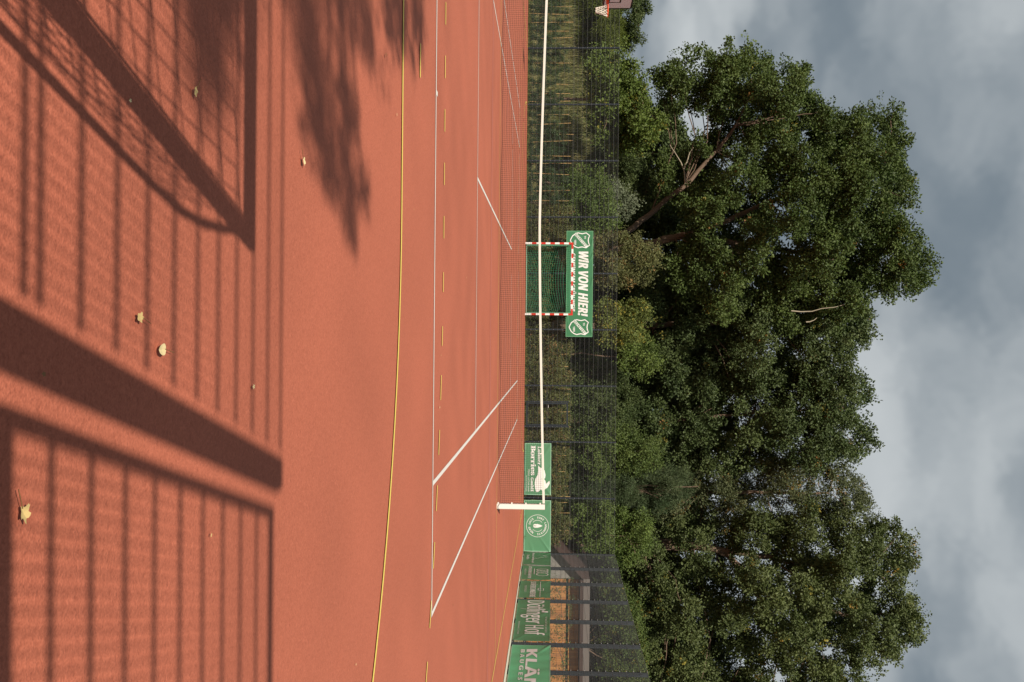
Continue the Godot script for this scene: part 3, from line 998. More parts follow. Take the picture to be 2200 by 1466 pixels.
func build_net() -> void:
	var t := thing("tennis_net", "black tennis net with white top band and thick white posts", "tennis net", Vector3(0, 0, 0))
	var s := Shape.new()
	var bulge := func(x: float, k: float) -> float: return 0.04 * sin(x * 1.7) * sin(PI * k) + 0.025 * sin(x * 4.3 + 1.0) * (1.0 - k)
	var low := func(x: float) -> float: return 0.035 + 0.02 * sin(x * 2.1) + (0.035 if absf(x) > 5.5 else 0.0)
	var n := 286
	var m := 22
	for i in n + 1:
		var x := lerpf(-6.33, 6.33, float(i) / n)
		var sway := 0.008 * sin(x * 9.0)
		for k in 6:
			var k0 := k / 6.0; var k1 := (k + 1) / 6.0
			var a := Vector3(x + sway * sin(PI * k0), lerpf(low.call(x), net_top(x) - 0.02, k0), bulge.call(x, k0))
			var b := Vector3(x + sway * sin(PI * k1), lerpf(low.call(x), net_top(x) - 0.02, k1), bulge.call(x, k1))
			s.quad(a - Vector3(0.002, 0, 0), a + Vector3(0.002, 0, 0), b + Vector3(0.002, 0, 0), b - Vector3(0.002, 0, 0))
	for k in m + 1:
		var kk := float(k) / m
		var th := 0.0035 if k == 0 else 0.002
		for i in 90:
			var x0 := lerpf(-6.33, 6.33, i / 90.0); var x1 := lerpf(-6.33, 6.33, (i + 1) / 90.0)
			var a := Vector3(x0, lerpf(low.call(x0), net_top(x0) - 0.02, kk), bulge.call(x0, kk) + 0.001)
			var b := Vector3(x1, lerpf(low.call(x1), net_top(x1) - 0.02, kk), bulge.call(x1, kk) + 0.001)
			s.quad(a - Vector3(0, th, 0), b - Vector3(0, th, 0), b + Vector3(0, th, 0), a + Vector3(0, th, 0))
	part("net_mesh", s.done(), mats.net_cord, t)
	var band := Shape.new()
	for i in 90:
		var x0 := lerpf(-6.33, 6.33, i / 90.0); var x1 := lerpf(-6.33, 6.33, (i + 1) / 90.0)
		var a := Vector3(x0, net_top(x0), 0); var b := Vector3(x1, net_top(x1), 0)
		var hh := Vector3(0, 0.025, 0)
		for dz in [0.008, -0.008]:
			var o := Vector3(0, 0, dz)
			band.quad(a - hh + o, b - hh + o, b + hh * 0.8 + o, a + hh * 0.8 + o)
		band.quad(a + hh * 0.8 + Vector3(0, 0, 0.008), b + hh * 0.8 + Vector3(0, 0, 0.008), b + hh + Vector3(0, 0, 0), a + hh + Vector3(0, 0, 0))
		band.quad(a + hh, b + hh, b + hh * 0.8 - Vector3(0, 0, 0.008), a + hh * 0.8 - Vector3(0, 0, 0.008))
	part("top_band", band.done(), mats.net_tape, t)
	for side in [-1.0, 1.0]:
		var p := Shape.new()
		p.bevel_box(Vector3(0, 0.545, 0), Vector3(0.118, 1.09, 0.12), 0.012)
		var post := part("post", p.done(), mats.white_post, t, Vector3(side * 6.41, 0, 0))
		for y in [0.03, 0.34, 0.66, 0.985]:
			var hk := Shape.new()
			hk.box(Vector3(-side * 0.075, y, 0.02), Vector3(0.035, 0.03, 0.03))
			part("hook", hk.done(), mats.white_post, post)
		var cord := Shape.new()
		cord.tube([Vector3(0.055 * side, 0.01, 0.062), Vector3(0, 0.03, 0.065), Vector3(-0.06 * side, 0.065, 0.062)], [0.003, 0.003, 0.003], 4)
		cord.tube([Vector3(0.05 * side, 0.05, 0.062), Vector3(0, 0.02, 0.064), Vector3(-0.06 * side, 0.04, 0.062)], [0.003, 0.003, 0.003], 4)
		part("cord", cord.done(), mats.net_cord, post)
		var lace := Shape.new()
		for k in 14:
			var y0 := 0.05 + k * 0.07
			lace.rod(Vector3(-side * 0.09, y0, 0.02), Vector3(-side * 0.06, y0 + 0.035, 0.02), 0.0025, 3)
			lace.rod(Vector3(-side * 0.06, y0 + 0.035, 0.02), Vector3(-side * 0.09, y0 + 0.07, 0.02), 0.0025, 3)
		part("lacing", lace.done(), mats.net_cord, post)

# ---------------------------------------------------------------- goals
func build_goals() -> void:
	var t := thing("handball_goal", "red and white striped handball goal with green net before the far fence", "goal", Vector3(0.03, 0, -20.0))
	for side in [-1.0, 1.0]:
		var a := Shape.new(); var b := Shape.new()
		var y := 2.08
		var k := 0
		while y > 0.001:
			var y0 := maxf(y - 0.2, 0.0) if k < 9 else 0.0
			(a if k % 2 == 0 else b).bevel_box(Vector3(0, (y + y0) / 2, 0), Vector3(0.08, y - y0, 0.08), 0.004)
			y = y0
			k += 1
		part("post", two_tone(a, mats.goal_red, b, mats.goal_white), null, t, Vector3(side * 1.54, 0, 0))
	var ca := Shape.new(); var cb := Shape.new()
	for k in 15:
		var x0 := -1.5 if k == 0 else -1.3 + 0.2 * (k - 1)
		var x1 := 1.5 if k == 14 else -1.3 + 0.2 * k
		(ca if k % 2 == 0 else cb).box(Vector3((x0 + x1) / 2, 2.04, 0), Vector3(x1 - x0, 0.08, 0.08))
	part("crossbar", two_tone(ca, mats.goal_red, cb, mats.goal_white), null, t)
	# back frame: from each top corner back, round, and down to a ground bar
	var prof := [Vector2(2.02, -0.04), Vector2(2.07, -0.4), Vector2(2.08, -0.66), Vector2(2.02, -0.8), Vector2(1.85, -0.87), Vector2(1.6, -0.9), Vector2(1.2, -0.93), Vector2(0.6, -0.97), Vector2(0.03, -1.0)]
	for side in [-1.0, 1.0]:
		var s := Shape.new()
		var pts := []; var rad := []
		for p in prof:
			pts.append(Vector3(side * 1.54, p.x - 0.04, p.y * 0.82)); rad.append(0.019)
		s.tube(pts, rad, 8)
		s.rod(Vector3(side * 1.54, 0.03, -0.82), Vector3(side * 1.54, 0.03, -0.04), 0.019, 6)
		part("net_support", s.done(), mats.steel, t)
	var gb := Shape.new()
	gb.rod(Vector3(-1.52, 0.03, -0.82), Vector3(1.52, 0.03, -0.82), 0.019, 6)
	part("ground_bar", gb.done(), mats.steel, t)
	# the net hangs slack from the crossbar to the ground bar, 0.1 m meshes
	var s := Shape.new()
	var place := func(u: float, w: float) -> Vector3:    # u across, w from crossbar (0) down the back (1)
		var x := lerpf(-1.5, 1.5, u)
		var slack := sin(PI * u)
		var hang := Vector3(x, 2.0 - 0.1 * slack - 1.93 * w, -0.06 - 0.58 * sin(minf(w * 2.2, 1.0) * PI / 2) - 0.06 * sin(6.0 * u + 3.0 * w))
		hang.y -= 0.22 * slack * sin(PI * w)
		return hang
	for i in 31:
		for k in 22:
			var a: Vector3 = place.call(i / 30.0, k / 22.0)
			var b: Vector3 = place.call(i / 30.0, (k + 1) / 22.0)
			s.rod(a, b, 0.0048, 3)
			if i < 30: s.rod(a, place.call((i + 1) / 30.0, k / 22.0), 0.0048, 3)
	for side in [-1.0, 1.0]:
		for i in 9:
			var z := -0.06 - 0.085 * i
			s.rod(Vector3(side * 1.5, 0.04, z), Vector3(side * 1.5, 2.0, z), 0.003, 3)
		for k in 21:
			s.rod(Vector3(side * 1.5, 0.04 + 0.095 * k, -0.05), Vector3(side * 1.5, 0.04 + 0.095 * k, -0.75), 0.003, 3)
	part("net", s.done(), mats.green_cord, t)
	var edge := Shape.new()
	edge.rod(Vector3(-1.5, 0.05, -0.1), Vector3(1.5, 0.05, -0.1), 0.012, 5)
	for side in [-1.0, 1.0]: edge.rod(Vector3(side * 1.475, 0.05, -0.02), Vector3(side * 1.475, 1.98, -0.02), 0.008, 5)
	part("net_rope", edge.done(), plain("rope_green", lin(0.25, 0.45, 0.33), 0.9), t)
	var near := t.duplicate()
	near.name = numbered("handball_goal")
	add_child(near)
	near.position = Vector3(0.0, 0, 20.1)
	near.rotation.y = PI
	tag(near, "near handball goal beside the camera that throws its frame's shadow", "goal")

# ---------------------------------------------------------------- basketball hoop
func build_hoop() -> void:
	var bx := -9.3
	var bz := -12.1
	var t := thing("basketball_hoop", "basketball hoop with orange rim, white net and pale board", "basketball hoop", Vector3(bx - 1.35, 0, bz))
	var s := Shape.new()
	s.bevel_box(Vector3(0, 1.75, 0), Vector3(0.16, 3.5, 0.16), 0.01)
	s.box(Vector3(0.62, 3.35, 0), Vector3(1.25, 0.12, 0.12))
	part("pole", s.done(), mats.steel, t)
	var b := Shape.new()
	b.box(Vector3(1.33, 3.42, 0), Vector3(0.03, 1.05, 1.8))
	var board := part("backboard", b.done(), mats.board, t)
	var e := Shape.new()
	for z in [-0.89, 0.89]: e.box(Vector3(1.349, 3.42, z), Vector3(0.006, 1.05, 0.05))
	for y in [2.92, 3.92]: e.box(Vector3(1.349, y, 0), Vector3(0.006, 0.05, 1.73))
	for z in [-0.28, 0.28]: e.box(Vector3(1.349, 3.3, z), Vector3(0.006, 0.45, 0.05))
	for y in [3.1, 3.5]: e.box(Vector3(1.3495, y, 0), Vector3(0.006, 0.05, 0.51))
	part("board_marking", e.done(), mats.board_black, board)
	var r := Shape.new()
	var c := Vector3(1.345 + 0.15 + 0.225, 3.05, 0)
	var pts := []; var rad := []
	for i in 25:
		var a := TAU * i / 24.0
		pts.append(c + Vector3(cos(a), 0, sin(a)) * 0.228); rad.append(0.017)
	r.tube(pts, rad, 8)
	r.box(Vector3(1.42, 3.04, 0), Vector3(0.16, 0.09, 0.14))
	part("rim", r.done(), mats.rim_orange, t)
	var n := Shape.new()
	for i in 12:
		for dirn in [-1.0, 1.0]:
			var p := []; var q := []
			for k in 6:
				var kk := k / 5.0
				var a: float = TAU * (i + dirn * k * 0.5) / 12.0
				var rr := lerpf(0.22, 0.085, pow(kk, 0.7))
				p.append(c + Vector3(cos(a) * rr, -0.43 * kk, sin(a) * rr)); q.append(0.009)
			n.tube(p, q, 4)
	part("net", n.done(), mats.rope_white, t)

# ---------------------------------------------------------------- banners
class Cloth:
	var w: float
	var h: float
	var folds: Array
	var phase: float
	func bulge(x: float, y: float) -> float:
		var z := 0.011 * sin(x * 3.1 + phase) * sin(y * 4.0 + phase * 2.0) + 0.003 * sin(x * 9.0 + y * 2.0 + phase)
		for f in folds:      # straight creases: from, to, height, width
			var a: Vector2 = f[0]; var b: Vector2 = f[1]
			var p := Geometry2D.get_closest_point_to_segment(Vector2(x, y), a, b)
			var d: float = p.distance_to(Vector2(x, y)) / f[3]
			var along := p.distance_to(a) / maxf(a.distance_to(b), 0.01)
			z += f[2] * exp(-d * d) * (1.0 - 0.9 * along)
		return z

func banner(called: String, label: String, at: Vector3, turn: float, w: float, h: float, m: Material, hem_m: Material, folds: Array, phase: float) -> Array:
	var t := thing(called, label, "banner", at, turn, "green banners tied to the fences")
	var cl := Cloth.new()
	cl.w = w; cl.h = h; cl.folds = folds; cl.phase = phase
	var nx := int(w / 0.045)
	var ny := int(h / 0.045)
	var vv := PackedVector3Array(); var nn := PackedVector3Array(); var idx := PackedInt32Array()
	for j in ny + 1:
		for i in nx + 1:
			var x := w * i / nx; var y := h * j / ny
			vv.append(Vector3(x, y, cl.bulge(x, y)))
			var dx := (cl.bulge(x + 0.01, y) - cl.bulge(x - 0.01, y)) / 0.02
			var dy := (cl.bulge(x, y + 0.01) - cl.bulge(x, y - 0.01)) / 0.02
			nn.append(Vector3(-dx, -dy, 1).normalized())
			if i < nx and j < ny:
				var o := j * (nx + 1) + i
				idx.append_array(PackedInt32Array([o, o + nx + 1, o + 1, o + 1, o + nx + 1, o + nx + 2]))
	var arr := []
	arr.resize(Mesh.ARRAY_MAX)
	arr[Mesh.ARRAY_VERTEX] = vv; arr[Mesh.ARRAY_NORMAL] = nn; arr[Mesh.ARRAY_INDEX] = idx
	var mesh := ArrayMesh.new()
	mesh.add_surface_from_arrays(Mesh.PRIMITIVE_TRIANGLES, arr)
	part("cloth", mesh, m, t)
	var s := Shape.new()
	var b := 0.03
	var edge := func(x: float, y: float) -> Vector3: return Vector3(x, y, cl.bulge(x, y) + 0.003)
	for i in nx:
		var x0 := w * i / nx; var x1 := w * (i + 1) / nx
		s.quad(edge.call(x0, 0), edge.call(x1, 0), edge.call(x1, b), edge.call(x0, b))
		s.quad(edge.call(x0, h - b), edge.call(x1, h - b), edge.call(x1, h), edge.call(x0, h))
	for j in ny:
		var y0 := h * j / ny; var y1 := h * (j + 1) / ny
		s.quad(edge.call(0, y0), edge.call(b, y0), edge.call(b, y1), edge.call(0, y1))
		s.quad(edge.call(w - b, y0), edge.call(w, y0), edge.call(w, y1), edge.call(w - b, y1))
	part("hem", s.done(), hem_m, t)
	return [t, cl]

func fonted(name_: String, weight: int) -> SystemFont:
	var f := SystemFont.new()
	f.font_names = PackedStringArray([name_])
	f.font_weight = weight
	return f

func letters(text: String, font: Font) -> Array:      # vertices and size of a flat text, its lower left corner at the origin
	var t := TextMesh.new()
	t.text = text
	t.font = font
	t.font_size = 64
	t.pixel_size = 0.01
	t.depth = 0.0
	t.curve_step = 3.0
	var a := t.get_mesh_arrays()
	var vv: PackedVector3Array = a[Mesh.ARRAY_VERTEX]
	var idx: PackedInt32Array = a[Mesh.ARRAY_INDEX] if a[Mesh.ARRAY_INDEX] != null else PackedInt32Array()
	if idx.is_empty():
		for i in vv.size(): idx.append(i)
	var lo := Vector2(1e9, 1e9); var hi := -lo
	for p in vv:
		lo = lo.min(Vector2(p.x, p.y)); hi = hi.max(Vector2(p.x, p.y))
	var out := PackedVector2Array()
	for i in idx: out.append(Vector2(vv[i].x, vv[i].y) - lo)
	return [out, hi - lo]

func print_tris(b: Array, pts: PackedVector2Array, m: Material, called := "lettering", lift := 0.007) -> void:
	var s := Shape.new()
	for i in range(0, pts.size() - 2, 3):
		var p := [pts[i], pts[i + 1], pts[i + 2]]
		if (p[1] - p[0]).cross(p[2] - p[0]) < 0: p = [p[0], p[2], p[1]]
		lay(s, b[1], p[0], p[1], p[2], lift, 0)
	part(called, s.done(), m, b[0])

func lay(s: Shape, cl: Cloth, p: Vector2, q: Vector2, t: Vector2, lift: float, deep: int) -> void:
	# long triangles are split so that the print follows the cloth
	var a := p.distance_to(q); var d := q.distance_to(t); var e := t.distance_to(p)
	if maxf(a, maxf(d, e)) < 0.1 or deep > 7:
		s.tri(Vector3(p.x, p.y, cl.bulge(p.x, p.y) + lift), Vector3(q.x, q.y, cl.bulge(q.x, q.y) + lift), Vector3(t.x, t.y, cl.bulge(t.x, t.y) + lift))
	elif a >= d and a >= e:
		var m := (p + q) / 2
		lay(s, cl, p, m, t, lift, deep + 1); lay(s, cl, m, q, t, lift, deep + 1)
	elif d >= e:
		var m := (q + t) / 2
		lay(s, cl, p, q, m, lift, deep + 1); lay(s, cl, p, m, t, lift, deep + 1)
	else:
		var m := (t + p) / 2
		lay(s, cl, p, q, m, lift, deep + 1); lay(s, cl, m, q, t, lift, deep + 1)

func say(b: Array, text: String, font: Font, x: float, y: float, w: float, h: float, m: Material, slant := 0.0, bold := 0.0) -> void:
	var l := letters(text, font)
	var out := PackedVector2Array()
	var k := Vector2(w / l[1].x, h / l[1].y)
	var shifts := [Vector2.ZERO]
	if bold > 0: shifts = [Vector2(-bold, 0), Vector2(bold, 0)]
	for sh in shifts:
		for p in l[0]:
			out.append(Vector2(x + p.x * k.x + slant * p.y * k.y, y + p.y * k.y) + sh)
	print_tris(b, out, m)

func ring_text(b: Array, text: String, font: Font, c: Vector2, rad: float, size: float, mid: float, step: float, inward: bool, m: Material) -> void:
	var out := PackedVector2Array()
	var n := text.length()
	for i in n:
		if text[i] == " ": continue
		var a := mid + (i - (n - 1) / 2.0) * step * (1.0 if inward else -1.0)
		var l := letters(text[i], font)
		var k := size / 0.47
		var up := Vector2(cos(a), sin(a)) * (-1.0 if inward else 1.0)
		var right := Vector2(up.y, -up.x)
		for p in l[0]:
			var q: Vector2 = (p - Vector2(l[1].x, 0.46) / 2) * k
			out.append(c + Vector2(cos(a), sin(a)) * rad + right * q.x + up * q.y)
	print_tris(b, out, m)

func poly_tris(pts: Array) -> PackedVector2Array:
	var pp := PackedVector2Array(pts)
	var out := PackedVector2Array()
	for i in Geometry2D.triangulate_polygon(pp): out.append(pp[i])
	return out

func ring_tris(pts: Array, width: float, closed := true) -> PackedVector2Array:
	var out := PackedVector2Array()
	var n := pts.size()
	for i in (n if closed else n - 1):
		var a: Vector2 = pts[i]; var d: Vector2 = pts[(i + 1) % n]
		var pa: Vector2 = pts[(i - 1 + n) % n] if closed or i > 0 else a
		var pd: Vector2 = pts[(i + 2) % n] if closed or i < n - 2 else d
		var na := (d - pa).normalized().orthogonal() * width / 2
		var nd := (pd - a).normalized().orthogonal() * width / 2
		out.append_array(PackedVector2Array([a - na, d - nd, d + nd, a - na, d + nd, a + na]))
	return out

func arc(c: Vector2, r: Vector2, a0: float, a1: float, n := 24) -> Array:
	var out := []
	for i in n + 1:
		var a := lerpf(a0, a1, float(i) / n)
		out.append(c + Vector2(cos(a) * r.x, sin(a) * r.y))
	return out

func shield(b: Array, x: float, y: float, w: float, h: float, heavy: Font, back: Material) -> void:
	var raw := v([0.5, 0, 0.33, 0.06, 0.2, 0.12, 0.07, 0.25, 0.0, 0.4, 0.04, 0.52, 0.06, 0.62, 0.0, 0.82, 0.18, 1.0, 0.34, 0.945, 0.5, 0.93, 0.66, 0.945, 0.82, 1.0, 1.0, 0.82, 0.94, 0.62, 0.96, 0.52, 1.0, 0.4, 0.93, 0.25, 0.8, 0.12, 0.67, 0.06])
	var pts := []
	for p in raw: pts.append(Vector2(x + p.x * w, y + p.y * h))
	print_tris(b, ring_tris(pts, 0.042), mats.print_white, "emblem_outline")
	var a := Vector2(x + 0.04 * w, y + 0.24 * h); var d := Vector2(x + 0.93 * w, y + 0.86 * h)
	print_tris(b, ring_tris([a, d], 0.145 * h, false), mats.print_white, "emblem_band")
	var l := letters("NEERSTEDT", heavy)
	var dirn := (d - a).normalized()
	var up := Vector2(-dirn.y, dirn.x)
	var k := Vector2((d - a).length() * 0.92 / l[1].x, 0.115 * h / l[1].y)
	var out := PackedVector2Array()
	for p in l[0]: out.append(a + dirn * (p.x * k.x + 0.04 * (d - a).length()) + up * (p.y * k.y - 0.0575 * h))
	print_tris(b, out, back, "lettering", 0.01)
	say(b, "TV", heavy, x + 0.2 * w, y + 0.72 * h, 0.2 * w, 0.09 * h, mats.print_white)
	say(b, "1909", heavy, x + 0.46 * w, y + 0.2 * h, 0.34 * w, 0.11 * h, mats.print_white)

func build_banners() -> void:
	var heavy := fonted("Droid Sans", 800)
	var light := fonted("Droid Sans", 400)
	var serif := fonted("Droid Serif", 800)
	# over the goal
	var b := banner("fence_banner", "wide green club banner with two white shields above the handball goal", Vector3(-2.15, 1.79, -20.82), 0.0, 4.69, 1.18, mats.banner_a, mats.hem_dark,
		[[Vector2(0.4, 1.15), Vector2(1.3, 0.98), 0.02, 0.05], [Vector2(1.0, 1.18), Vector2(1.5, 0.95), 0.02, 0.04], [Vector2(4.5, 1.15), Vector2(3.8, 0.98), 0.02, 0.05], [Vector2(3.7, 0.05), Vector2(4.4, 0.12), 0.02, 0.03], [Vector2(2.1, 1.17), Vector2(2.7, 1.04), 0.015, 0.04]], 0.3)
	say(b, "WlR VON HlER!", heavy, 0.86, 0.53, 2.85, 0.46, mats.print_white, 0.16, 0.012)
	say(b, "GEMElNSAM GRÜN WElß", heavy, 0.97, 0.2, 2.58, 0.25, mats.print_white, 0.16, 0.004)
	shield(b, 0.09, 0.17, 0.66, 0.85, heavy, mats.banner_a)
	shield(b, 3.93, 0.15, 0.66, 0.85, heavy, mats.banner_a)
	# at the foot of the fence
	b = banner("fence_banner", "green contractor banner with serif lettering and a white hand", Vector3(7.27, 0.03, -20.82), 0.0, 2.3, 1.17, mats.banner_b, mats.hem,
		[[Vector2(0.05, 1.15), Vector2(0.8, 0.7), 0.016, 0.07], [Vector2(2.28, 1.15), Vector2(1.7, 0.75), 0.02, 0.05], [Vector2(1.0, 1.16), Vector2(1.3, 0.95), 0.012, 0.06]], 1.2)
	say(b, "Lohner", serif, 0.14, 0.57, 0.83, 0.17, mats.print_white, 0.0, 0.004)
	say(b, "Borries", serif, 0.12, 0.27, 1.3, 0.22, mats.print_white, 0.0, 0.012)
	say(b, "GmbH", serif, 1.53, 0.27, 0.62, 0.14, mats.print_white, 0.0, 0.006)
	say(b, "Pflaster- und Erdarbeiten", light, 1.17, 0.15, 0.98, 0.075, mats.print_white)
	say(b, "Baumpflege", light, 1.45, 0.04, 0.7, 0.07, mats.print_soft)
	print_tris(b, poly_tris(v([0.98, 0.6, 1.2, 0.6, 1.4, 0.58, 1.6, 0.47, 1.8, 0.45, 2.0, 0.47, 2.17, 0.52, 2.16, 0.62, 2.05, 0.72, 2.12, 0.82, 2.05, 0.9, 1.95, 1.03, 1.78, 1.12, 1.66, 1.1, 1.74, 1.02, 1.8, 0.95, 1.68, 0.93, 1.61, 0.88, 1.76, 0.84, 1.72, 0.78, 1.55, 0.76, 1.56, 0.91, 1.4, 0.93, 1.2, 0.88, 1.1, 0.78, 1.08, 0.68])), mats.print_white, "emblem")
	b = banner("fence_banner", "green farmers banner with a round wheat ear emblem", Vector3(9.8, 0.02, -20.82), 0.0, 2.28, 1.19, mats.banner_b, mats.hem,
		[[Vector2(2.27, 1.15), Vector2(1.5, 0.6), 0.022, 0.04], [Vector2(0.03, 1.17), Vector2(0.7, 0.8), 0.012, 0.06], [Vector2(2.27, 0.4), Vector2(1.8, 0.25), 0.012, 0.06]], 2.1)
	var c := Vector2(1.14, 0.6)
	print_tris(b, ring_tris(arc(c, Vector2(0.49, 0.49), 0, TAU, 48).slice(0, 48), 0.017), mats.print_white, "emblem_outline")
	print_tris(b, ring_tris(arc(c, Vector2(0.25, 0.25), 0.92, -0.92, 20), 0.015, false), mats.print_white, "emblem_outline")
	print_tris(b, ring_tris(arc(c, Vector2(0.25, 0.25), PI + 0.92, PI - 0.92, 20), 0.015, false), mats.print_white, "emblem_outline")
	ring_text(b, "EURE LANDWlRTE", heavy, c, 0.37, 0.085, PI / 2, 0.235, false, mats.print_white)
	ring_text(b, "ECHT GRÜN", heavy, c, 0.37, 0.085, -PI / 2, 0.235, true, mats.print_white)
	print_tris(b, poly_tris([c + Vector2(0, 0.23), c + Vector2(-0.05, 0.12), c + Vector2(-0.075, 0.03), c + Vector2(-0.04, -0.03), c + Vector2(0, -0.05), c + Vector2(0.04, -0.03), c + Vector2(0.075, 0.03), c + Vector2(0.05, 0.12)]), mats.print_white, "emblem")
	for k in 2:
		var y := -0.05 - 0.08 * k
		for s in [-1.0, 1.0]:
			print_tris(b, poly_tris([c + Vector2(s * 0.008, y - 0.06), c + Vector2(s * 0.06, y - 0.035), c + Vector2(s * 0.085, y + 0.03), c + Vector2(s * 0.075, y + 0.07), c + Vector2(s * 0.03, y + 0.02), c + Vector2(s * 0.008, y - 0.005)]), mats.print_white, "emblem")
	# along the side fence, their far ends first
	var X := 12.12
	b = banner("fence_banner", "narrow green banner with a line drawn bird next to the corner", Vector3(X, 0.06, -20.8), -PI / 2, 2.3, 1.16, mats.banner_c, mats.hem_dark, [[Vector2(0.1, 1.1), Vector2(1.9, 0.05), 0.02, 0.04]], 0.5)
	say(b, "Naturheilpraxis", light, 0.15, 0.33, 1.9, 0.13, mats.print_white, 0.0, 0.006)
	say(b, "Studio", light, 0.5, 0.12, 0.8, 0.12, mats.print_white, 0.0, 0.006)
	print_tris(b, ring_tris(v([0.5, 0.62, 0.62, 1.0, 0.75, 0.88, 0.82, 1.06, 0.95, 0.8, 1.1, 0.66, 1.2, 0.56, 1.12, 0.5]), 0.03, false), mats.print_white, "emblem")
	b = banner("fence_banner", "green banner with overlapping monogram letters and a line below", Vector3(X, 0.06, -18.3), -PI / 2, 2.25, 1.16, mats.banner_c, mats.hem_dark, [[Vector2(2.2, 1.1), Vector2(1.6, 0.7), 0.015, 0.05]], 0.9)
	for m in [0.7, 1.05, 1.45]: print_tris(b, ring_tris(arc(Vector2(m, 0.83), Vector2(0.22, 0.23), 0, TAU, 24).slice(0, 24), 0.035), mats.print_white, "emblem")
	print_tris(b, ring_tris(v([0.62, 0.62, 0.72, 1.04, 0.85, 0.65, 1.0, 1.05, 1.1, 0.65]), 0.03, false), mats.print_white, "emblem")
	print_tris(b, ring_tris(v([0.5, 0.5, 1.45, 0.5]), 0.03, false), mats.print_white, "emblem")
	say(b, "STEUERBERATER", heavy, 0.15, 0.26, 1.95, 0.13, mats.print_white)
	say(b, "NEERSTEDT", light, 0.55, 0.1, 1.0, 0.07, mats.print_soft)
	b = banner("fence_banner", "green tailor banner with a thin rule and small spool mark", Vector3(X, 0.06, -15.8), -PI / 2, 2.4, 1.16, mats.banner_c, mats.hem_dark, [[Vector2(0.1, 1.1), Vector2(0.5, 0.8), 0.015, 0.05], [Vector2(2.4, 0.9), Vector2(1.9, 0.5), 0.01, 0.06]], 1.7)
	say(b, "SCHÄFERSCHNElDEREl", light, 0.08, 0.4, 2.2, 0.26, mats.print_white, 0.0, 0.008)
	print_tris(b, ring_tris(v([0.1, 0.78, 2.3, 0.78]), 0.02, false), mats.print_white, "emblem")
	print_tris(b, ring_tris(v([1.08, 0.7, 1.38, 0.7, 1.38, 0.9, 1.08, 0.9]), 0.03), mats.print_white, "emblem")
	say(b, "NEERSTEDT", light, 0.75, 0.18, 0.9, 0.08, mats.print_soft)
	b = banner("fence_banner", "long dull green inn banner with tall slim lettering and a leaf", Vector3(X, 0.06, -13.1), -PI / 2, 4.7, 1.16, mats.banner_c, mats.hem_dark, [[Vector2(1.3, 1.1), Vector2(2.1, 0.8), 0.012, 0.05], [Vector2(4.6, 0.1), Vector2(3.8, 0.5), 0.012, 0.08]], 2.6)
	say(b, "Dötlinger Hof", light, 0.12, 0.15, 4.0, 0.85, mats.print_white, 0.0, 0.014)
	print_tris(b, ring_tris(v([1.15, 0.12, 1.3, 0.55, 1.3, 0.8, 1.42, 0.95]), 0.02, false), mats.print_white, "emblem")
	print_tris(b, poly_tris(arc(Vector2(1.52, 0.98), Vector2(0.09, 0.12), 0, TAU, 16).slice(0, 16)), mats.print_white, "emblem")
	say(b, "Ihr Haus für Feste und Feiern", light, 2.1, 1.0, 1.75, 0.075, mats.print_soft)
	say(b, "Restaurant | Hotel", light, 2.7, 0.09, 1.35, 0.08, mats.print_soft)
	b = banner("fence_banner", "bright green building company banner with bold white capitals", Vector3(X, 0.05, -7.97), -PI / 2, 6.0, 1.2, mats.banner_e, mats.hem, [[Vector2(0.05, 1.18), Vector2(0.9, 0.75), 0.022, 0.06]], 3.3)
	say(b, "KLÄNER", heavy, 0.42, 0.47, 5.15, 0.42, mats.print_white, 0.0, 0.02)
	say(b, "B A U G E S C H Ä F T", heavy, 0.44, 0.29, 5.0, 0.16, mats.print_white, 0.0, 0.008)

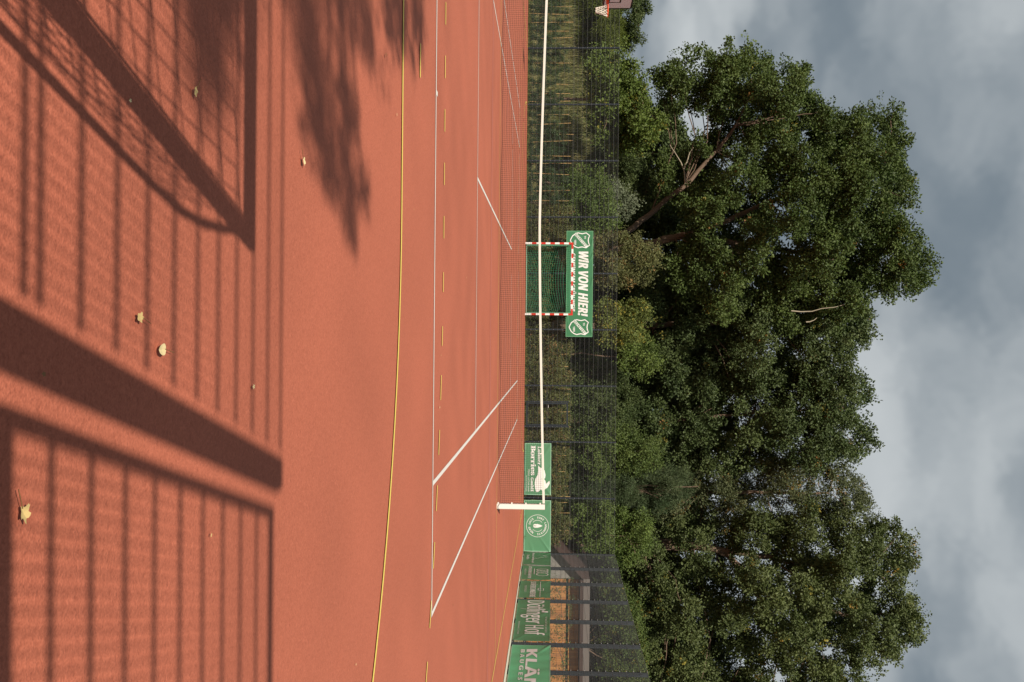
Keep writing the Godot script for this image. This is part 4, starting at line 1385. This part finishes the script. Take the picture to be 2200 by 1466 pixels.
# ---------------------------------------------------------------- fallen leaves
func build_leaves() -> void:
	var r := RandomNumberGenerator.new()
	r.seed = 15
	var list := [[412, 196, 0.035, 0], [646, 347, 0.045, 1], [338, 751, 0.05, 1], [291, 682, 0.04, 0], [38, 1103, 0.04, 0], [538, 831, 0.025, 1], [825, 118, 0.03, 2], [849, 246, 0.02, 1], [1000, 597, 0.03, 0], [1012, 270, 0.03, 2], [446, 1150, 0.014, 0], [82, 804, 0.016, 2], [942, 875, 0.03, 1], [1016, 1020, 0.035, 2], [270, 216, 0.014, 1], [886, 450, 0.014, 0], [760, 1428, 0.014, 1], [945, 763, 0.02, 0], [1120, 968, 0.07, 1], [972, 1300, 0.03, 2], [822, 1193, 0.018, 2]]
	for q in list:
		var at := on_ground(q[0], q[1])
		at.y = 0.013
		var big: bool = q[2] > 0.033 and q[0] < 800
		var kind: String = ["yellow", "pale", "brown"][q[3]]
		var label := "tiny dry leaf fragment lying on the red court"
		if big: label = "curled %s fallen leaf lying on the red court" % kind
		if q[0] == 38: label = "lobed yellow maple leaf lying in the gate's shadow"
		if q[0] == 338: label = "smooth pale folded leaf lying beside a broad shadow band"
		var t := thing("fallen_leaf", label, "leaf", at, r.randf() * TAU, "fallen leaves on the court")
		var s := Shape.new()
		var n := 22
		var lobed: float = 0.2 if q[0] == 38 else (0.18 if q[0] != 338 else 0.03)
		var curl := r.randf_range(0.1, 0.35)
		var rim := []
		for i in n:
			var a := TAU * i / n
			var rr: float = q[2] * 0.62 * (0.75 + lobed * cos(a * 5.0) + 0.1 * r.randfn() * lobed * 3.0)
			var p := Vector3(cos(a) * rr * 1.15, 0, sin(a) * rr * (0.8 if q[0] != 38 else 1.0))
			p.y = curl * absf(p.z) + 0.25 * curl * absf(p.x)
			rim.append(p)
		for i in n: s.tri(Vector3.ZERO, rim[(i + 1) % n], rim[i])
		part("blade", s.done(), [mats.dry_leaf, mats.dry_leaf_pale, mats.dry_leaf_brown][q[3]], t)
		if big:
			var st := Shape.new()
			st.rod(Vector3(q[2] * 0.4, 0.004, 0), Vector3(q[2] * 1.7, 0.006, q[2] * 0.3), 0.0012, 4)
			part("stalk", st.done(), mats.dry_leaf_brown, t)
